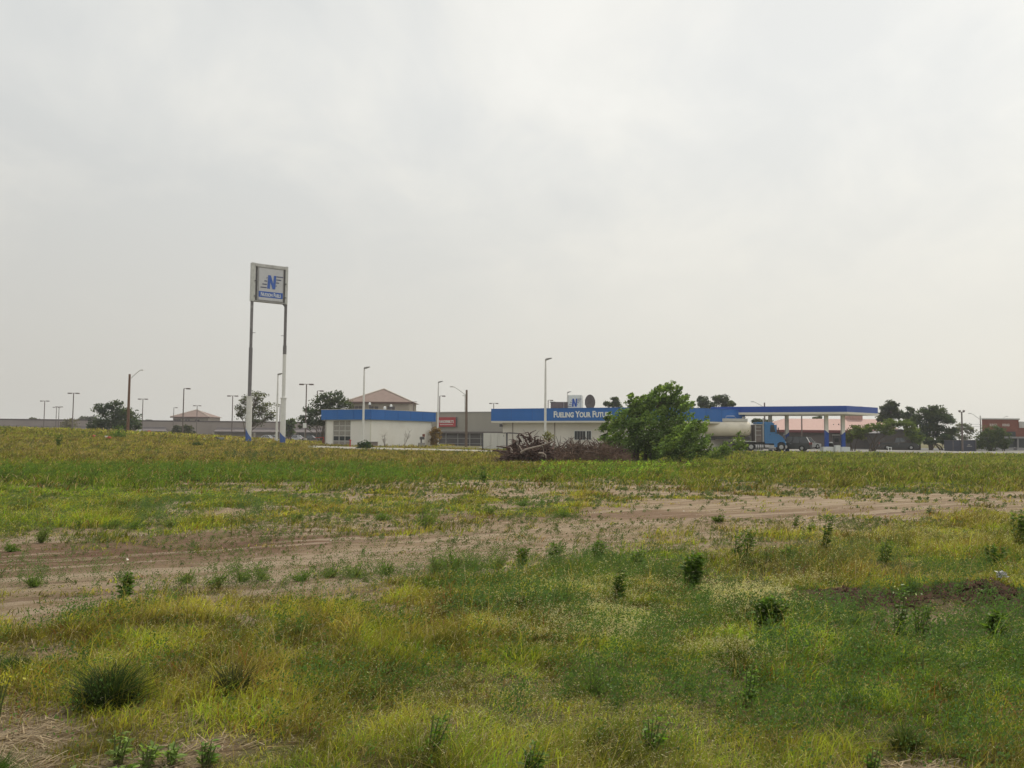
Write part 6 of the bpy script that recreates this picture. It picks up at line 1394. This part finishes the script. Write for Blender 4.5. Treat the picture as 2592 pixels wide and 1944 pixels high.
LW = [
 (1862, 1408, 1345, 40, 'left half of the dark leafy pair leaning right at the track edge', dict(stems=3, lean=.5)), (1885, 1406, 1331, 34, 'taller right half of the dark leafy pair at the track edge', dict(stems=3, lean=.55)),
 (2080, 1402, 1293, 34, 'tallest narrow leaning weed at the right track edge', dict(stems=3, lean=.55, n=110)), (2010, 1335, 1299, 14, 'small dark upright weed alone on the track at right', dict(stems=2, n=34, leaf=.05)),
 (2048, 1352, 1322, 24, 'pale green rounded weed beside the small dark one on the track', dict(col=(.08, .13, .035), leaf=.045)), (2346, 1297, 1273, 10, 'small leaning weed farthest right on the dirt track', dict(stems=2, n=24, lean=.7)),
 (2232, 1424, 1357, 38, 'upright leafy weed right of the tallest leaning one', dict(col=(.06, .105, .03))), (1745, 1482, 1390, 80, 'dark bushy weed in the grass near the centre right', dict(stems=7, n=220, leaf=.055)),
 (1562, 1512, 1434, 34, 'slim dark weed left of the dark bushy weed', dict(n=70)), (1935, 1590, 1497, 120, 'broad low leafy clump left of the turned soil', dict(stems=10, n=330, leaf=.045)),
 (2262, 1612, 1468, 52, 'tall leafy weed with white tips growing in the turned soil', dict(stems=4, n=170, leaf=.05, flower=(10, .022, (.45, .5, .4)))), (2318, 1612, 1515, 70, 'bushy weed just right of the tall white-tipped one', dict(stems=6, n=170, leaf=.045)),
 (2500, 1600, 1533, 56, 'leafy weed right of the dark soil ridge', dict(stems=4, n=110, col=(.06, .11, .03))), (2572, 1390, 1292, 70, 'leafy plant cut by the right edge above the grass', dict(stems=6, n=200, leaf=.06, col=(.055, .10, .03))),
 (2500, 1430, 1375, 70, 'dark low leafy weed left of the plant at the right edge', dict(stems=5, n=120)), (1888, 1758, 1655, 46, 'bright upright leafy weed in the lower right grass', dict(stems=3, n=100, leaf=.045, col=(.08, .15, .035))),
 (2318, 1712, 1622, 26, 'single weed with a dark drooping leaf top in the right grass', dict(stems=2, n=34, leaf=.05, lean=-.1)), (1648, 1880, 1800, 95, 'bright green spreading weed near the bottom right of centre', dict(stems=6, n=90, leaf=.045, col=(.07, .15, .03))),
 (1345, 1965, 1862, 70, 'dark glossy weed at the bottom edge in the middle', dict(stems=5, n=130, leaf=.05)), (2187, 1965, 1856, 42, 'leafy weed in the straw patch at the bottom right', dict(stems=4, n=110, leaf=.04, col=(.06, .12, .03))),
 (1105, 1890, 1785, 70, 'leafy weed leaning right, lower left of centre', dict(stems=4, n=80, leaf=.045, col=(.065, .13, .03), lean=.6)), (328, 1905, 1822, 70, 'pale broad-leaved plant, topmost of the cluster at the bottom left', dict(stems=4, n=44, leaf=.06, col=(.11, .17, .08))),
 (398, 1915, 1860, 60, 'pale broad-leaved plant in the middle of the bottom left cluster', dict(stems=4, n=44, leaf=.06, col=(.10, .16, .07))), (458, 1908, 1855, 56, 'pale broad-leaved plant right of the middle of that cluster', dict(stems=3, n=36, leaf=.055, col=(.10, .16, .075))),
 (545, 1912, 1850, 70, 'green broad-leaved plant at the right end of the bottom left cluster', dict(stems=5, n=60, leaf=.05, col=(.08, .15, .05))), (335, 1955, 1905, 70, 'broad-leaved plant on the bottom edge below the pale cluster', dict(stems=4, n=50, leaf=.055, col=(.10, .17, .07))),
 (222, 1952, 1912, 40, 'small pale plant on the bottom edge left of the cluster', dict(stems=3, n=30, leaf=.05, col=(.11, .17, .08))), (420, 1950, 1915, 50, 'low broad-leaved plant on the bottom edge right of the cluster', dict(stems=3, n=36, leaf=.05, col=(.10, .17, .07))),
 (327, 1516, 1446, 34, 'dark upright leafy weed on the bare soil at left', dict(stems=3, n=90, leaf=.05)), (545, 1326, 1279, 9, 'thin dark spike of a weed before the left field', dict(stems=2, n=40, leaf=.04, lean=.0)),
 (210, 1332, 1303, 10, 'short dark spike of a weed at the far left of the dirt', dict(stems=2, n=30, leaf=.05, lean=0)), (1388, 1284, 1247, 12, 'taller of two dark spikes behind the dirt track in the middle', dict(stems=2, n=44, leaf=.06, lean=.1)),
 (1372, 1284, 1262, 9, 'shorter of two dark spikes behind the dirt track in the middle', dict(stems=2, n=30, leaf=.06, lean=.1)), (1223, 1226, 1187, 12, 'lone dark upright weed in the green strip below the enclosure', dict(stems=2, n=44, leaf=.09, lean=.05)),
 (1816, 1324, 1306, 45, 'low round green weed alone on the pale dirt', dict(stems=5, n=70, leaf=.05, col=(.06, .10, .03))), (1320, 1438, 1385, 40, 'leafy weed before the track, left of the middle pair', dict(stems=4, n=80, leaf=.05)),
 (1402, 1432, 1375, 44, 'leafy dark weed with a crooked stem before the track', dict(stems=4, n=90, leaf=.05)), (1512, 1420, 1366, 56, 'rounded bright leafy weed right of the crooked one', dict(stems=6, n=150, leaf=.045, col=(.06, .115, .03))),
 (1612, 1428, 1385, 46, 'grassy green weed before the track right of centre', dict(stems=5, n=90, leaf=.05, col=(.07, .13, .03))), (1990, 1420, 1372, 70, 'low broad weed clump left of the tallest leaning weed', dict(stems=6, n=130, leaf=.045, col=(.07, .12, .045))),
 (148, 1150, 1118, 16, 'dark bushy weed on the tan rise at left', dict(stems=4, n=60, leaf=.14, cat='weed')), (22, 1800, 1690, 60, 'yellow-flowered weed at the left edge', dict(stems=6, n=60, leaf=.03, col=(.10, .14, .05), flower=(46, .020, (.42, .40, .06))))]
for px, row, top, w, lb, kw in LW: leafy(px, row, top, w, lb, **kw)
FW = [(1081, 1336, 1253, 62, 'largest ferny weed on the dirt, left of centre'), (755, 1320, 1270, 34, 'ferny weed in the dirt midway between the left field and the largest one'), (972, 1316, 1294, 40, 'low dark ferny tuft left of the largest one'), (504, 1328, 1282, 44, 'ferny weed beside the thin dark spike at left'),
 (437, 1330, 1300, 34, 'ferny weed second left of the thin dark spike'), (350, 1334, 1298, 38, 'ferny weed third left of the thin dark spike'), (290, 1334, 1296, 52, 'broad ferny clump at the edge of the left field'), (116, 1368, 1308, 36, 'tall ferny weed near the left end of the track'), (40, 1390, 1362, 40, 'low ferny tuft at the left end of the track'),
 (378, 1283, 1248, 30, 'dark ferny bush inside the left field'), (485, 1472, 1430, 34, 'ferny tuft left of the row before the track'), (560, 1480, 1428, 50, 'ferny weed with a leaning top, left in the row before the track'), (622, 1466, 1415, 50, 'broad ferny weed, third from the left in the row before the track'), (670, 1464, 1418, 40, 'ferny weed touching the right of the broad one in the row'),
 (770, 1464, 1427, 52, 'low grey-green ferny weed in the middle of the row'), (842, 1456, 1426, 40, 'small ferny weed right of the grey-green one'), (906, 1460, 1418, 56, 'ferny weed over the pale soil gap'), (982, 1452, 1405, 50, 'fresh green ferny weed at the right end of the sparse row'), (100, 1486, 1450, 34, 'ferny tuft on the bare soil near the left edge'),
 (1108, 1448, 1382, 40, 'upright ferny weed where the grass begins'), (1150, 1452, 1368, 36, 'tallest ferny weed of the clump where the grass begins'), (1195, 1442, 1385, 60, 'broad dark ferny weed of the same clump'), (1262, 1440, 1378, 44, 'ferny weed right of that dark clump'), (1555, 1424, 1372, 56, 'ferny weed right of the rounded bright leafy one'),
 (1090, 1490, 1450, 40, 'ferny weed at the left border of the thick grass'), (1430, 1522, 1438, 110, 'wide grey-green ferny bush in the middle grass'), (1500, 1745, 1640, 150, 'widest bluish ferny bush in the lower middle'), (2292, 1505, 1432, 50, 'grey-green ferny bush behind the turned soil'), (2165, 1570, 1520, 44, 'ferny weed at the left part of the turned soil'),
 (1325, 1280, 1255, 34, 'pale ferny tuft behind the track, left of the two spikes'), (1425, 1308, 1284, 40, 'low ferny tuft behind the track, right of the two spikes'), (1240, 1300, 1272, 26, 'ferny tuft behind the track between the largest one and the spikes'), (300, 1140, 1106, 36, 'thin grey weeds on the rise below the street lamp')]
for i, (px, row, top, w, lb) in enumerate(FW): ferny(px, row, top, w, lb, col=[(.065, .11, .045), (.08, .12, .058), (.06, .11, .036)][i % 3], n=900 if w > 100 else 520)
def bunch(px, row, top, w, label, col, n=420):
    p, d = base_at(px, row); s = d / F; H = (row - top) * s; o = empty('bunch_grass', p, 0, label, 'grass tuft', 'grass tufts of the foreground')
    for nm, k, hh, cc in (('blades', n, H, col), ('stalks', n // 8, H * 1.12, (.14, .13, .05))):
        u = RNG.normal(0, .3, k); x = u * w * s * .5; y = RNG.normal(0, .12, k) * w * s; h = hh * RNG.uniform(.45, 1, k) * (1 - .3 * np.minimum(np.abs(u), 1))
        v, f, c, tip = blades(x, y, np.full(k, -.02), h, np.full(k, .006 if nm == 'blades' else .004), np.array(cc) * RNG.uniform(.6, 1.3, (k, 1)), .12, .2)
        v = v.reshape(k, 5, 3); v[:, 2:4, 0] += (u * w * s * .12)[:, None]; v[:, 4, 0] += u * w * s * .45; npmesh(nm, v.reshape(-1, 3), f, GRASS, o, c)
bunch(300, 1768, 1618, 165, 'big dark green bunch of grass at the left', (.035, .06, .022), 900)
bunch(604, 1742, 1610, 95, 'wiry dark grass tuft with dry stalks right of the big bunch', (.045, .055, .028), 380)
bunch(15, 1965, 1835, 90, 'fresh green tuft in the bottom left corner', (.06, .12, .025), 500)
bunch(60, 1690, 1622, 100, 'green tuft above the bare patch at the left edge', (.05, .09, .025), 420)
bunch(2275, 1870, 1760, 60, 'upright grass tuft standing over the straw patch', (.07, .10, .03), 220)
def bag():
    p, d = base_at(2520, 1500); o = empty('white_litter', p + Vector((0, 0, .14)), 0, 'crumpled white plastic scrap caught in the grass at right', 'litter')
    for nm, q in (('scrap', 0), ('torn_flap', 1)):
        v = []; n = 7
        for i in range(n):
            for j in range(n): v.append(((i - 3) * .012 + RNG.normal(0, .006) + q * .05, RNG.normal(0, .02), (j - 3) * .012 * (1 - .4 * q) + RNG.normal(0, .006)))
        f = [(i * n + j, i * n + j + 1, (i + 1) * n + j + 1, (i + 1) * n + j) for i in range(n - 1) for j in range(n - 1)]
        npmesh(nm, v, f, mat_tint('white_plastic_' + nm, .4), o, np.tile(np.array([.65, .65, .66]), (len(v), 1)))
bag()
# wires right of the floodlight pole
# ------------------------------------------------------------------ the hazy air
def haze():
    m = bpy.data.materials.new('haze'); m.use_nodes = True; t = m.node_tree; t.nodes.clear()
    o = N('ShaderNodeOutputMaterial', t); v = N('ShaderNodeVolumePrincipled', t); v.inputs['Color'].default_value = (.93, .94, .96, 1); v.inputs['Density'].default_value = 0.00038; v.inputs['Anisotropy'].default_value = .2
    t.links.new(v.outputs[0], o.inputs['Volume'])
    b = MB().box(0, 1590, -3, 9000, 3400, 27).build('haze', m); tag(b, 'thin pale haze over the whole field', kind='stuff')
haze()
